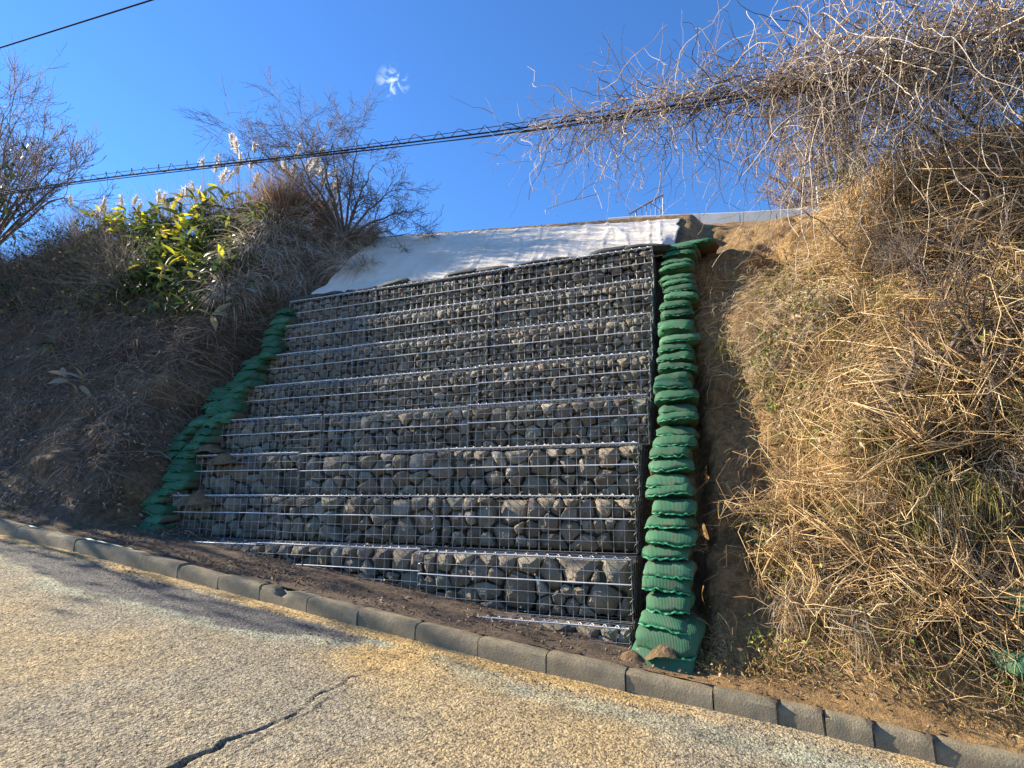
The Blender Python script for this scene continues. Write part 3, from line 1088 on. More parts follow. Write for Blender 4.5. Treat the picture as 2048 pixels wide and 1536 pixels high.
def ordinal(n):
    if n <= 20:
        return TH[n]
    if n % 10 == 0:
        return {30: 'thirtieth', 40: 'fortieth', 50: 'fiftieth'}[n]
    return TENS[n // 10] + '-' + TH[n % 10]


def sandbag(loc, w=.43, dpt=.46, h=.115, rz=0, label='', group='', droop=.02, tilt=0, seed=0, mat='bag', hem=True, name='sandbag', cat='sandbag'):
    """pillow-shaped bag: sewn front edge at -Y, origin at the middle of its base"""
    nu, nv_ = 26, 20
    tv = np.linspace(0, 1, nv_) ** 1.25
    ang = np.linspace(0, 2 * np.pi, nu, endpoint=False)
    env = (1 - (1 - np.clip(tv / .30, 0, 1)) ** 2.4) * (1 - .75 * sstep(.8, 1, tv))
    hh_ = .010 + h * env
    ww = w * (.5 - .025 * (1 - sstep(0, .25, tv)) - .10 * sstep(.75, 1, tv))
    ex = .62
    cx = np.sign(np.cos(ang)) * np.abs(np.cos(ang)) ** ex
    cz = np.sign(np.sin(ang)) * np.abs(np.sin(ang)) ** ex
    V = np.zeros((nv_, nu, 3))
    V[..., 0] = ww[:, None] * cx[None]
    V[..., 1] = (tv[:, None] - .5) * dpt
    top = hh_[:, None] * (.5 + .5 * cz[None])
    base = h * .34 * (1 - sstep(0, .30, tv)) - droop * (1 - sstep(0, .4, tv))
    V[..., 2] = top + base[:, None] - .0
    # rounded front corners and folds fanning from the seam
    V[..., 1] += .05 * (np.abs(V[..., 0]) / (w * .5)) ** 4 * (1 - sstep(0, .5, tv))[:, None]
    fold = np.sin(V[..., 0] * 85 + seed * 7 + 2 * vnoise(V * 9 + seed)) * .006 * (np.exp(-(tv / .22) ** 2))[:, None] * (cz[None] > -.2)
    V[..., 2] += fold
    V += fbm(V * 8 + seed * 13.1, 4, 5)[..., None] * np.array([.016, .022, .020])
    sag = np.sin(V[..., 0] * 5 + seed * 3) * .012
    V[..., 2] += sag
    i = np.arange(nv_ * nu).reshape(nv_, nu)
    F = np.stack([i[:-1], i[1:], np.roll(i[1:], -1, 1), np.roll(i[:-1], -1, 1)], -1).reshape(-1, 4)
    VV = np.concatenate([V.reshape(-1, 3), V[0].mean(0, keepdims=True), V[-1].mean(0, keepdims=True)])
    n0, n1_ = len(VV) - 2, len(VV) - 1
    caps = np.array([[n0, i[0, s], i[0, (s + 1) % nu]] for s in range(nu)] + [[n1_, i[-1, (s + 1) % nu], i[-1, s]] for s in range(nu)])
    t = empty(name, loc, rz)
    t.rotation_euler = (tilt, random.uniform(-.05, .05), rz)
    body = build('bag_body', VV, [F, caps], M[mat], t)
    if hem:
        e = V[0, :nu // 2 + 1]
        lowz = V[0].mean(0)[2]
        xs = np.linspace(V[0, :, 0].min(), V[0, :, 0].max(), 22)
        yb = np.interp(xs, np.sort(V[0, :, 0]), V[0, np.argsort(V[0, :, 0]), 1])
        zb = np.interp(xs, np.sort(V[0, :, 0]), V[0, np.argsort(V[0, :, 0]), 2])
        ruff = .006 * np.sin(xs * 120 + seed)
        A = np.stack([xs, yb + .012, zb + .003], -1)
        B = np.stack([xs, yb - .016 + ruff, zb - .010 + .004 * np.sin(xs * 60)], -1)
        Cc = np.stack([xs, yb - .014 + ruff, zb - .016 + .004 * np.sin(xs * 60)], -1)
        Dd = np.stack([xs, yb + .012, zb - .010], -1)
        q = np.stack([A, B, Cc, Dd], 1)
        ii = np.arange(22 * 4).reshape(22, 4)
        Fh = np.stack([ii[:-1], ii[1:], np.roll(ii[1:], -1, 1), np.roll(ii[:-1], -1, 1)], -1).reshape(-1, 4)
        build('hem', q.reshape(-1, 3), Fh, M['hem'] if mat == 'bag' else M[mat], body)
    tag(t, label, cat, group)
    return t


# straight column beside the gabions
NB = 37
for q in range(NB):
    f_ = q / (NB - 1)
    z = lerp(-1.21, 2.93, f_) + .012 * math.sin(q * 2.1)
    y = lerp(4.50, 7.05, f_ ** 1.02) + random.uniform(-.02, .02)
    x = lerp(-.575, -.50, f_) + random.uniform(-.018, .018) + .02 * math.sin(q * .9)
    big_ = q < 2
    sandbag((x, y + .10, z), w=random.uniform(.34, .41) + (.05 if big_ else 0), dpt=.5, h=random.uniform(.10, .15) + (.05 if big_ else 0), rz=random.uniform(-.12, .12),
            label=f'green woven sandbag, {ordinal(q + 1)} up from the kerb in the straight column', group='sandbags stacked in the straight column', seed=q + 1,
            droop=random.uniform(.0, .03) + (.05 if big_ else 0), tilt=-.05 if not big_ else .06)
# flattened bag lying on top of the column
sandbag((-.38, 7.25, 3.06), w=.62, dpt=.5, h=.08, rz=-.25, label='flattened green sandbag lying across the top of the straight column', group='sandbags stacked in the straight column', seed=77)
# stepped rows at the other end of the wall, from pixels put on the line of the steps
LB = [(280, 1078, .34), (299, 1059, .36), (311, 1041, .40), (310, 1023, .42), (310, 1004, .40), (327, 987, .42), (350, 972, .44), (355, 956, .42), (357, 941, .40), (364, 926, .36),
      (341, 910, .34), (380, 909, .40), (355, 892, .34), (392, 896, .38), (360, 875, .34), (405, 881, .34), (382, 861, .32), (415, 866, .34), (400, 849, .34), (424, 851, .30), (409, 838, .32), (444, 841, .36),
      (430, 827, .32), (453, 831, .36), (432, 816, .32), (456, 819, .36), (430, 806, .36), (458, 806, .34), (437, 793, .38), (467, 792, .34), (444, 782, .40), (480, 781, .38), (474, 770, .36), (499, 768, .34),
      (487, 758, .34), (501, 752, .34), (497, 745, .34), (508, 734, .32), (507, 725, .34), (516, 718, .32), (537, 711, .34), (540, 700, .30), (541, 690, .30), (543, 677, .30), (546, 665, .30), (560, 652, .34), (563, 643, .34), (567, 633, .34), (571, 622, .34)]
for q, (px, py, w) in enumerate(LB):
    d = ray(px, py)
    # Y = 4.82 + .52*(Z+.518)
    tpar = (4.90 + .52 * .518) / (d[1] - .52 * d[2])
    p = d * tpar
    sandbag((p[0] - .10, p[1] + .17, p[2] - .05), w=w * random.uniform(.82, .98), dpt=.36, h=random.uniform(.10, .14), rz=random.uniform(-.35, .2),
            label=f'green woven sandbag, {ordinal(q + 1)} up in the stepped rows at the shaded end', group='sandbags in the stepped rows', seed=q + 101, droop=random.uniform(.0, .03))
# dark bags under the sheet's front edge
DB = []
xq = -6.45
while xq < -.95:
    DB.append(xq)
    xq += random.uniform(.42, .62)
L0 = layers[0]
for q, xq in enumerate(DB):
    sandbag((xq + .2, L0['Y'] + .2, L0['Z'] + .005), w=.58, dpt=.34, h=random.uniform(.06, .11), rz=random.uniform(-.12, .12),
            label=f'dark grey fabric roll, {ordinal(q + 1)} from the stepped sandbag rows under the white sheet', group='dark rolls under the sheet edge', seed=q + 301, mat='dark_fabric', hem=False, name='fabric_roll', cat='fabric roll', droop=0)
# bag at the foot of the far right bank, half hidden by dead stems
for (px, py, w, lb) in ((2052, 1318, .42, 'crumpled teal green sandbag among dead stems on the sunny bank'), (2062, 1205, .30, 'small torn teal green bag scrap caught in the dead stems')):
    p, n_ = pick(min(px, 2047), py)
    sandbag(p + np.array([.02, -.1, -.03]), w=w, dpt=.35, h=.14, rz=.5, label=lb, group=None, seed=px)

# little heaps of spilt soil on the steps and bags


def heap(px, py, rad, hgt, lb, plane=None, loc=None):
    if loc is None:
        d = ray(px, py)
        tpar = (4.80 + .52 * .518) / (d[1] - .52 * d[2])
        loc = d * tpar + np.array([0, .2, -.08])
    rr_, aa = np.meshgrid(np.linspace(0, 1, 12), np.linspace(0, 2 * np.pi, 28, endpoint=False), indexing='ij')
    V = np.stack([rad * rr_ * np.cos(aa), rad * .8 * rr_ * np.sin(aa), hgt * (1 - rr_ ** 2) ** 1.3 - .05 * rr_], -1)
    V += (fbm(V * 8 + px, 3, 17) * .035)[..., None] * np.array([.6, .6, 1])
    i = np.arange(V.shape[0] * V.shape[1]).reshape(V.shape[:2])
    F = np.stack([i[:-1], np.roll(i[:-1], -1, 1), np.roll(i[1:], -1, 1), i[1:]], -1).reshape(-1, 4)
    o = build('soil_heap', V, F[:, ::-1], M['soil'], attrs={'clay': np.full(V.size // 3, .45)})
    o.location = tuple(float(c_) for c_ in loc)
    tag(o, lb, 'soil')


heap(425, 908, .26, .13, 'grey brown heap of soil against the fourth course beside the stepped sandbags')
heap(372, 988, .28, .12, 'grey brown heap of soil against the third course beside the stepped sandbags')
heap(392, 884, .26, .07, 'low spread of soil lying over the stepped sandbags')
heap(0, 0, .13, .055, 'small crumbly heap of soil between the two lowest sandbags by the kerb', loc=(-.58, 4.44, -1.075))
heap(0, 1, .2, .14, 'low mound of loose clay beside the half buried basket corner', loc=(-.80, 4.46, -1.22))

# ------------------------------------------------------------------ white sheet on the crest
FL = onY(630, 594, 7.02); FR = onY(1352, 518, 7.02)
BL = onY(768, 470, 8.55); BR = onY(1360, 434, 8.55)
nu, nvv = 230, 80
us, vs = np.meshgrid(np.linspace(0, 1, nu), np.linspace(0, 1, nvv), indexing='ij')
CV = (FL * (1 - us[..., None]) + FR * us[..., None]) * (1 - vs[..., None]) + (BL * (1 - us[..., None]) + BR * us[..., None]) * vs[..., None]
CV[..., 2] += .10 * np.sin(np.pi * vs) * (1 - .3 * us)
# front edge follows the tops of the dark rolls; back edge tucks over the crest
fr_ = (1 - sstep(0, .14, vs))
CV[..., 1] -= fr_ * (.02 + .05 * vnoise(np.stack([us * 22, vs * 0, vs * 0], -1), 3))
CV[..., 2] += fr_ * (.035 + .02 * np.sin(us * 66) + .02 * vnoise(np.stack([us * 30, vs * 0, vs * 0 + 4], -1), 6))
CV[..., 2] -= .10 * sstep(.93, 1, vs)
CV[..., 2] += .03 * np.interp(us, [0, .3, .6, 1], [0, 1, .4, .8]) * np.sin(np.pi * vs)
wr_c = np.stack([us * 26 + vs * 1.2 + .6 * vnoise(np.stack([us * 4, vs * 3, vs * 0], -1), 8), vs * .8, vs * 0], -1)
ridge = 1 - np.abs(vnoise(wr_c, 12))
ridge2 = 1 - np.abs(vnoise(wr_c * np.array([2.1, 1.6, 1]) + 5, 15))
CV[..., 2] += .026 * ridge ** 14 + .008 * ridge2 ** 9 + .003 * fbm(np.stack([us * 40, vs * 14, vs * 0], -1), 3, 5)
# right hand corner flaps down, edges are uneven
CV[..., 2] -= .22 * sstep(.965, 1, us) * (1 - sstep(0, .55, vs))
CV[..., 0] += .05 * vnoise(np.stack([vs * 9, us * 0 + (us > .5), vs * 0], -1), 19) * (sstep(.97, 1, us) + 1 - sstep(0, .03, us))
i = np.arange(nu * nvv).reshape(nu, nvv)
F = np.stack([i[:-1, :-1], i[1:, :-1], i[1:, 1:], i[:-1, 1:]], -1).reshape(-1, 4)
sheet = build('ground_sheet', CV, F, M['sheet'])
sm = sheet.modifiers.new('thickness', 'SOLIDIFY'); sm.thickness = .005
tag(sheet, 'off-white wrinkled sheet draped over the slope above the gabions', 'sheet')

# ------------------------------------------------------------------ concrete coping on the crest
cop = empty('concrete_coping', (1.0, 9.0, 4.1))
tag(cop, 'low pale concrete coping of blocks along the top of the bank', 'coping wall')
cpx = [1215, 1268, 1320, 1398, 1478, 1552, 1640, 1730, 1850]
ct = [onY(p, np.interp(p, [1040, 1270, 1480, 1720, 1850], [449, 431, 423, 408, 400]), 9.0) for p in cpx]
for q in range(len(ct) - 1):
    a, b_ = ct[q].copy(), ct[q + 1].copy()
    a[0] += .006; b_[0] -= .006
    dz = random.uniform(-.008, .008)
    V = []
    for p in (a, b_):
        for (yy, zz_) in ((0, -.5), (0, -.012), (.012, 0), (.14, 0), (.15, -.012), (.15, -.5)):
            V.append((p[0], 9.0 + yy + dz, p[2] + zz_ + dz))
    V = np.array(V) - np.array(cop.location)
    F = np.array([[s, s + 6, (s + 1) % 6 + 6, (s + 1) % 6] for s in range(6)])
    caps6 = [np.array([[0, 1, 2, 3, 4, 5]]), np.array([[11, 10, 9, 8, 7, 6]])]
    build('coping_block', V, [F] + caps6, M['pale_concrete'], cop, smooth=False)

# street light and a railing beyond the crest


def bars(name, pairs, rad, mat, parent, k=8):
    P = np.array([[a, (np.array(a) + np.array(b_)) / 2, b_] for a, b_ in pairs], float)
    V, F = tubes(P, np.full((len(P), 1), rad), k)
    return build(name, V, F, mat, parent)


p_top = onY(1632, 352, 15.0)
lamp = empty('street_lamp', (p_top[0], 15.0, 4.0))
tag(lamp, 'thin grey street lamp standing behind the concrete coping', 'street lamp')
hgt = p_top[2] - 4.0
bars('pole', [((0, 0, 0), (0, 0, hgt))], .04, M['metal'], lamp)
arm_ = bars('arm', [((0, 0, hgt - .03), (-.22, 0, hgt + .02))], .03, M['metal'], lamp)
hd = np.array([(sx1 * .2 - .3, sy * .09, hgt + .02 + sz * (.035 if sx1 < 0 else .05)) for sz in (-1, 1) for sy in (-1, 1) for sx1 in (-1, 1)], float)
build('lamp_head', hd, np.array([[0, 2, 3, 1], [4, 5, 7, 6], [0, 1, 5, 4], [2, 6, 7, 3], [0, 4, 6, 2], [1, 3, 7, 5]]), M['pale_concrete'], arm_, smooth=False)
ra, rb = onY(1258, 428, 9.5), onY(1326, 389, 9.5)
ra2, rb2 = onY(1272, 440, 9.5), onY(1326, 440, 9.5)
rail = empty('metal_railing', (ra2[0], 9.5, 4.2))
tag(rail, 'thin metal stair railing above the white sheet behind the vines', 'railing')
ro_ = np.array(rail.location)
bars('post', [(rb2 - ro_ - np.array([0, 0, .3]), rb - ro_)], .014, M['metal'], rail)
p2 = ra2 + (ra - ra2) * 1.0
bars('post', [(onY(1272, 445, 9.5) - ro_ - np.array([0, 0, .3]), onY(1272, 421, 9.5) - ro_)], .014, M['metal'], rail)
bars('handrail', [(ra - ro_, rb - ro_)], .017, M['metal'], rail)
bars('brace', [(onY(1296, 402, 9.5) - ro_, onY(1326, 424, 9.5) - ro_)], .010, M['metal'], rail)
for px in (1284, 1293, 1302, 1311, 1319):
    yt = np.interp(px, [1258, 1326], [428, 389])
    bars('baluster', [(onY(px, 442, 9.5) - ro_, onY(px, yt, 9.5) - ro_)], .006, M['metal'], rail, 5)

# ------------------------------------------------------------------ overhead cables
CAB = [(-500, 440), (0, 386), (250, 353), (500, 320), (750, 292), (1024, 258), (1300, 220), (1600, 172), (2048, 85), (2400, 12)]
CP3 = np.array([onY(x, y, 5.2) for x, y in CAB])
CP3[0] = CP3[1] + (CP3[1] - CP3[2]) * 2.2
o_ = np.argsort(CP3[:, 0])
CP3 = CP3[o_]
cX = np.linspace(CP3[0, 0], CP3[-1, 0], 160)
pf = np.polyfit(CP3[1:, 0], CP3[1:, 2], 3)
cZ = np.polyval(pf, cX)


def cabz(X):
    return np.polyval(pf, X)


def cable(name, dy, dz, rad, label, sag=None):
    z = cZ + dz(cX) if callable(dz) else cZ + dz
    P = np.stack([cX, np.full_like(cX, 5.2 + dy), z], -1)[None]
    V, F = tubes(P, np.full((1, 1), rad), 8)
    o = build(name, V, F, M['cable'])
    tag(o, label, 'cable')
    return o


cable('overhead_cable', 0, 0, .0095, 'thick black overhead cable inside the spiral hanger')
cable('overhead_cable', .02, -.026, .006, 'second black cable hugging the underside of the thick cable')
cable('messenger_wire', 0, lambda X: .02 + .045 * (1 - sstep(-9, -6, X) * 0) * np.abs(np.sin((X + 12.5) * .42)) ** 1.0, .004, 'thin wire running just above the thick black cable')
cable('thin_cable', -.05, lambda X: -.075 - .03 * np.sin((X + 3) * .35), .005, 'thin black cable hanging just below the thick cable')
# spiral hanger round the bundle
sp0, sp1 = -10.5, -1.6
turns = 31
S = turns * 18
a = np.linspace(0, turns * 2 * np.pi, S)
X_ = np.linspace(sp0, sp1, S)
hz = .055 + .015 * np.sin(X_ * .8)
P = np.stack([X_ + .03 * np.cos(a * .5), 5.2 + .035 * np.cos(a), cabz(X_) + .045 + hz * np.sin(a)], -1)[None]
V, F = tubes(P, np.full((1, 1), .0045), 4)
tag(build('spiral_hanger', V, F, M['cable']), 'loose dark spiral hanger wire coiled around the overhead cable', 'cable hanger')
A_, B_ = onY(-300, 190, 3.5), onY(303, 0, 3.5)
B2 = B_ + (B_ - A_) * 2
P = np.stack([A_ + (B2 - A_) * t for t in np.linspace(0, 1, 30)])[None]
V, F = tubes(P, np.full((1, 1), .009), 8)
tag(build('overhead_cable', V, F, M['cable']), 'single dark cable crossing the blue sky alone above the bare trees', 'cable')


# ------------------------------------------------------------------ vegetation: shared makers
def stuff(name, V, F, mat, tint, label, parent=None):
    o = build(name, V, F, mat, parent, tint=tint)
    tag(o, label, None, None, 'stuff')
    return o


def cat(parts):
    Vs, Fs, Ts, o = [], [], [], 0
    for V, F, T in parts:
        Vs.append(V); Fs.append(F + o); Ts.append(T); o += len(V)
    return np.concatenate(Vs), np.concatenate(Fs), np.concatenate(Ts)


def xv_of(P):
    """grid coordinates (X, v) of bank points picked from vertices"""
    return P


def region_xv(x0, y0, x1, y1, n, vmin=10, vmax=158):
    v = np.tile(np.arange(nv), G.shape[0])
    ok = gok[(GXp[gok] > x0) & (GXp[gok] < x1) & (GYp[gok] > y0) & (GYp[gok] < y1) & (v[gok] >= vmin) & (v[gok] <= vmax)]
    ok = ok[~((Gf[ok, 0] > -6.75) & (Gf[ok, 0] < -.25) & (Gf[ok, 2] < 3.6) & (v[ok] > 12))]
    if len(ok) == 0:
        ok = gok[:1]
    i = rng.choice(ok, n, p=gwt[ok] / gwt[ok].sum())
    return Gf[i, 0], v[i].astype(float)


def creep_set(box, n, S, L, rad, lift, tlo, thi, heading=None, k=4, turn=.35, vmin=10, vmax=158):
    X0, V0 = region_xv(*box, n, vmin, vmax)
    P = creep(n, S, X0, V0, L if np.isscalar(L) else U(L[0], L[1], n), lift, None if heading is None else heading + rng.normal(size=n) * .5, turn)
    R = U(rad[0], rad[1], (n, 1)) * np.linspace(1, .45, S)[None]
    V, F = tubes(P, R, k)
    return V, F, rep(U(tlo, thi, n), S * k)


def litter_set(box, n, size, tlo, thi, vmin=2, vmax=158, up=.012):
    P, Nr = region(*box, n, vmin, vmax)
    P = P + Nr * up
    D = nrm(rng.normal(size=(n, 3)))
    D = D - Nr * np.einsum('ij,ij->i', D, Nr)[:, None] * .7
    V, F = leaves(P, D, nrm(Nr + rng.normal(size=(n, 3)) * .6), U(size[0], size[1], n), U(size[0], size[1], n) * .45)
    return V, F, rep(U(tlo, thi, n), 5)


# -------- left bank: creeping dead vines, litter, dry short grass
V, F, T = cat([
    creep_set((-80, 560, 640, 1060), 1700, 14, (.4, 1.3), (.0018, .005), (.01, .14), 0, .8),
    creep_set((-80, 400, 560, 760), 1000, 14, (.5, 1.5), (.002, .006), (.02, .30), 0, .75),
    creep_set((430, 470, 760, 760), 700, 14, (.4, 1.2), (.002, .005), (.02, .25), .3, 1),
    creep_set((-80, 380, 260, 640), 1100, 12, (.4, 1.2), (.002, .006), (.05, .55), 0, .8),
])
stuff('dead_vines', V, F, M['vine_dark'], T, 'tangle of dead brown vines over the shaded bank')
# short dry grass and rootlets hanging from the shaded bank
n = 5200
P, Nr = region(-80, 600, 600, 1075, n, 8, 130)
D = nrm(Nr * .7 + rng.normal(size=(n, 3)) * .5 + np.array([0, 0, .2]))
S = 5
Pw = walk(P, D, U(.06, .22, n), S, .25, (0, 0, -.3))
V, F = ribbons(Pw, U(.002, .006, (n, 1)) * np.linspace(1, .3, S)[None], nrm(rng.normal(size=(n, 1, 3))))
stuff('dry_turf', V, F, M['vine_dark'], rep(np.clip(rng.normal(.58, .28, n), 0, 1), S * 2), 'short withered grass and rootlets covering the shaded bank')
V, F, T = cat([
    litter_set((-80, 560, 620, 1075), 3000, (.03, .075), .1, .75, 6),
    litter_set((-80, 600, 520, 1050), 2400, (.035, .08), .75, 1, 6),
    litter_set((200, 1010, 1300, 1300), 1500, (.02, .06), .1, .9, 1, 20),
    litter_set((1380, 1000, 2048, 1480), 1200, (.02, .05), .3, 1, 2),
    litter_set((1520, 520, 2090, 1200), 2600, (.025, .075), .3, 1, 8, up=.05),
    litter_set((1560, 520, 2090, 1180), 2600, (.025, .07), .45, 1, 8, up=.13),
])
stuff('leaf_litter', V, F, M['litter'], T, 'fallen brown leaves scattered over the banks and verge')
# litter lying on the treads of the wall
n = 420
li = rng.integers(0, 8, n)
P = np.stack([U(-6.5, -.9, n), np.array([layers[q]['Y'] for q in li]) + U(.0, .28, n), np.array([layers[q]['Z'] for q in li]) + U(.012, .03, n)], -1)
V, F = leaves(P, rng.normal(size=(n, 3)) * np.array([1, 1, .35]), nrm(rng.normal(size=(n, 3)) * .5 + np.array([0, 0, 1])), U(.02, .06, n), U(.012, .03, n))
stuff('tread_litter', V, F, M['litter'], rep(U(.2, 1, n), 5), 'dead leaves caught on the lids of the gabions')
# small stones and crumbs along the verge and sand strip
n = 1500
P = np.stack([U(-9, 2.2, n), KY - np.abs(rng.normal(0, .22, n)) - .01, np.zeros(n)], -1)
back = rng.random(n) < .45
P[back, 1] = KY + KW + U(.0, .45, back.sum())
P[:, 2] = np.where(back, zk(P[:, 0]) + .165, zk(P[:, 0]) - .012 * (KY - P[:, 1]) + .004)
sz = U(.003, .010, n) * np.where(back, 1.7, 1)
octa = np.array([(1, 0, 0), (-1, 0, 0), (0, 1, 0), (0, -1, 0), (0, 0, .8), (0, 0, -.8)])
of = np.array([(0, 2, 4), (2, 1, 4), (1, 3, 4), (3, 0, 4), (2, 0, 5), (1, 2, 5), (3, 1, 5), (0, 3, 5)])
V = (P[:, None] + octa[None] * sz[:, None, None] * U(.6, 1.3, (n, 1, 3))).reshape(-1, 3)
F = (of[None] + (np.arange(n) * 6)[:, None, None]).reshape(-1, 3)
stuff('grit', V, F, M['litter'], rep(U(.2, .7, n), 6), 'grit and crumbs along the kerb')


# -------- bamboo grass: plants with their own leaves
def sasa_leaf_mesh(name):
    S = 7
    t = np.linspace(0, 1, S)
    wv_ = np.sin(np.pi * np.clip(t * .96 + .03, 0, 1) ** .75) * .135
    y0 = -t * t * .28
    V = np.stack([np.stack([t, -wv_, y0 + .25 * wv_], -1), np.stack([t, wv_ * 0, y0], -1), np.stack([t, wv_, y0 + .25 * wv_], -1)], 1)
    i = np.arange(S * 3).reshape(S, 3)
    F = np.concatenate([np.stack([i[:-1, c_], i[1:, c_], i[1:, c_ + 1], i[:-1, c_ + 1]], -1) for c_ in (0, 1)])
    me = bpy.data.meshes.new(name)
    me.from_pydata([tuple(v) for v in V.reshape(-1, 3)], [], [tuple(int(a) for a in f) for f in F])
    for p in me.polygons:
        p.use_smooth = True
    return me


LEAF = {}
for kname in ('sasa_green', 'sasa_yellow', 'sasa_dry'):
    LEAF[kname] = sasa_leaf_mesh('leaf')
    LEAF[kname].materials.append(M[kname])


def sasa(px, py, nleaf, kinds, Lr, label, group, out=.25, hgt=.35, loc=None, nr=None):
    if loc is None:
        loc, nr = pick(px, py)
    t = empty('bamboo_grass', loc)
    tag(t, label, 'bamboo grass', group)
    ns = max(1, nleaf // 4)
    tips = []
    P = walk(np.zeros((ns, 3)), np.tile(nr * out + np.array([0, -.1, hgt]), (ns, 1)) + rng.normal(size=(ns, 3)) * .2, U(.3, .55, ns) * (1.5 if hgt > .5 else 1), 7, .12, (0, 0, -.02))
    V, F = tubes(P, np.full((ns, 1), .004), 4)
    build('stem', V, F, M['dry_grass'], t, tint=rep(U(.1, .6, ns), 28))
    for q in range(nleaf):
        s = q % ns
        base_ = P[s, random.choice((3, 4, 5, 6, 6))]
        kd = random.choices(list(kinds), weights=list(kinds.values()))[0]
        o = bpy.data.objects.new('leaf', LEAF[kd])
        COL.objects.link(o)
        o.parent = t
        d = Vector((nr[0] * .5 + random.gauss(0, .7), nr[1] * .4 + random.gauss(-.15, .6), random.gauss(-.02, .45)))
        L_ = random.uniform(*Lr)
        q4 = d.to_track_quat('X', 'Z')
        o.rotation_euler = (q4.to_matrix() @ Matrix.Rotation(random.gauss(0, .5), 3, 'X')).to_euler()
        o.location = tuple(float(c_) for c_ in base_)
        o.scale = (L_, L_ * random.uniform(.8, 1.3), L_)
    return t


for q in range(62):
    x, y = random.uniform(185, 535), random.uniform(385, 595)
    if y > 500 and x > 470:
        x -= 120
    hi = y < 470 and x < 480
    sasa(x, y, random.randint(8, 12), {'sasa_green': .6 if hi else .88, 'sasa_yellow': .4 if hi else .08, 'sasa_dry': .08}, (.18, .31),
         'leafy green bamboo grass hanging over the top of the shaded bank', 'green bamboo grass on the shaded bank', hgt=.75 if hi else .35)
for q in range(9):
    sasa(random.uniform(215, 300), random.uniform(400, 425), 9, {'sasa_yellow': .7, 'sasa_green': .3}, (.2, .3), 'bright yellow green bamboo grass catching the sun on the crest', 'sunlit yellow bamboo grass on the crest', out=.6, hgt=.7)
for (x, y) in ((345, 478), (318, 468), (375, 480), (395, 470)):
    sasa(x, y, 9, {'sasa_yellow': .9, 'sasa_green': .1}, (.24, .36), 'glowing yellow bamboo grass in the middle of the dark foliage', 'glowing yellow bamboo grass', out=.8)
sasa(396, 535, 8, {'sasa_yellow': 1}, (.22, .32), 'single yellow tuft of bamboo grass hanging below the green mass', None, out=.6, hgt=.1)
sasa(470, 572, 7, {'sasa_dry': 1}, (.22, .32), 'pale withered bamboo leaves hanging beside the grassy overhang', None, out=.5, hgt=.1)
sasa(440, 630, 7, {'sasa_dry': 1}, (.2, .3), 'pale withered bamboo leaves low on the shaded bank above the sandbags', None, out=.5, hgt=.05)
sasa(470, 632, 7, {'sasa_dry': 1}, (.2, .3), 'drooping fan of whitish dead bamboo leaves next to the bare soil', None, out=.5, hgt=.05)
sasa(150, 775, 10, {'sasa_dry': .9, 'sasa_green': .1}, (.2, .34), 'lone clump of withered bamboo leaves half way up the shaded bank', None, out=.5, hgt=.2)
sasa(395, 625, 8, {'sasa_green': 1}, (.2, .28), 'dark green bamboo grass low on the shaded bank', None, out=.5)
sasa(120, 700, 8, {'sasa_green': 1}, (.2, .28), 'dark green bamboo sprig among the dead vines', None, out=.5)
# leafy mass under the plants
V, F, T = [], [], []
n = 5200
P, Nr = region(180, 370, 520, 640, n, 60, 158)
P = P + Nr * U(0, .32, (n, 1)) + np.array([0, 0, 1]) * U(-.05, .2, (n, 1))
V, F = leaves(P, rng.normal(size=(n, 3)) + np.array([.2, -.5, -.4]), nrm(Nr + rng.normal(size=(n, 3)) * .6), U(.10, .22, n), U(.025, .05, n))
stuff('undergrowth', V, F, M['leaf_mix'], rep(np.clip(rng.normal(.32, .28, n), 0, 1), 5), 'dense green undergrowth below the bamboo grass')
# brown thicket with small leaves at the far left
n = 2400
P, Nr = region(-90, 360, 230, 660, n, 60, 158)
P = P + Nr * U(.05, .6, (n, 1)) + np.array([0, 0, 1]) * U(0, .25, (n, 1))
V, F = leaves(P, rng.normal(size=(n, 3)), nrm(rng.normal(size=(n, 3))), U(.04, .10, n), U(.02, .05, n))
stuff('thicket_leaves', V, F, M['leaf_mix'], rep(np.clip(rng.normal(.15, .35, n), 0, 1), 5), 'small mixed leaves in the brown thicket')
n = 3800
P, Nr = region(-90, 360, 280, 620, n, 60, 158)
Pw = walk(P, nrm(Nr + np.array([0, 0, .8]) + rng.normal(size=(n, 3)) * .7), U(.5, 1.45, n), 9, .24, (0, 0, -.02))
V, F = tubes(Pw, U(.0015, .004, (n, 1)) * np.linspace(1, .4, 9)[None], 3)
stuff('thicket_twigs', V, F, M['vine_dark'], rep(np.clip(rng.normal(.45, .3, n), 0, 1), 27), 'dense brown twigs of the thicket on the shaded bank')


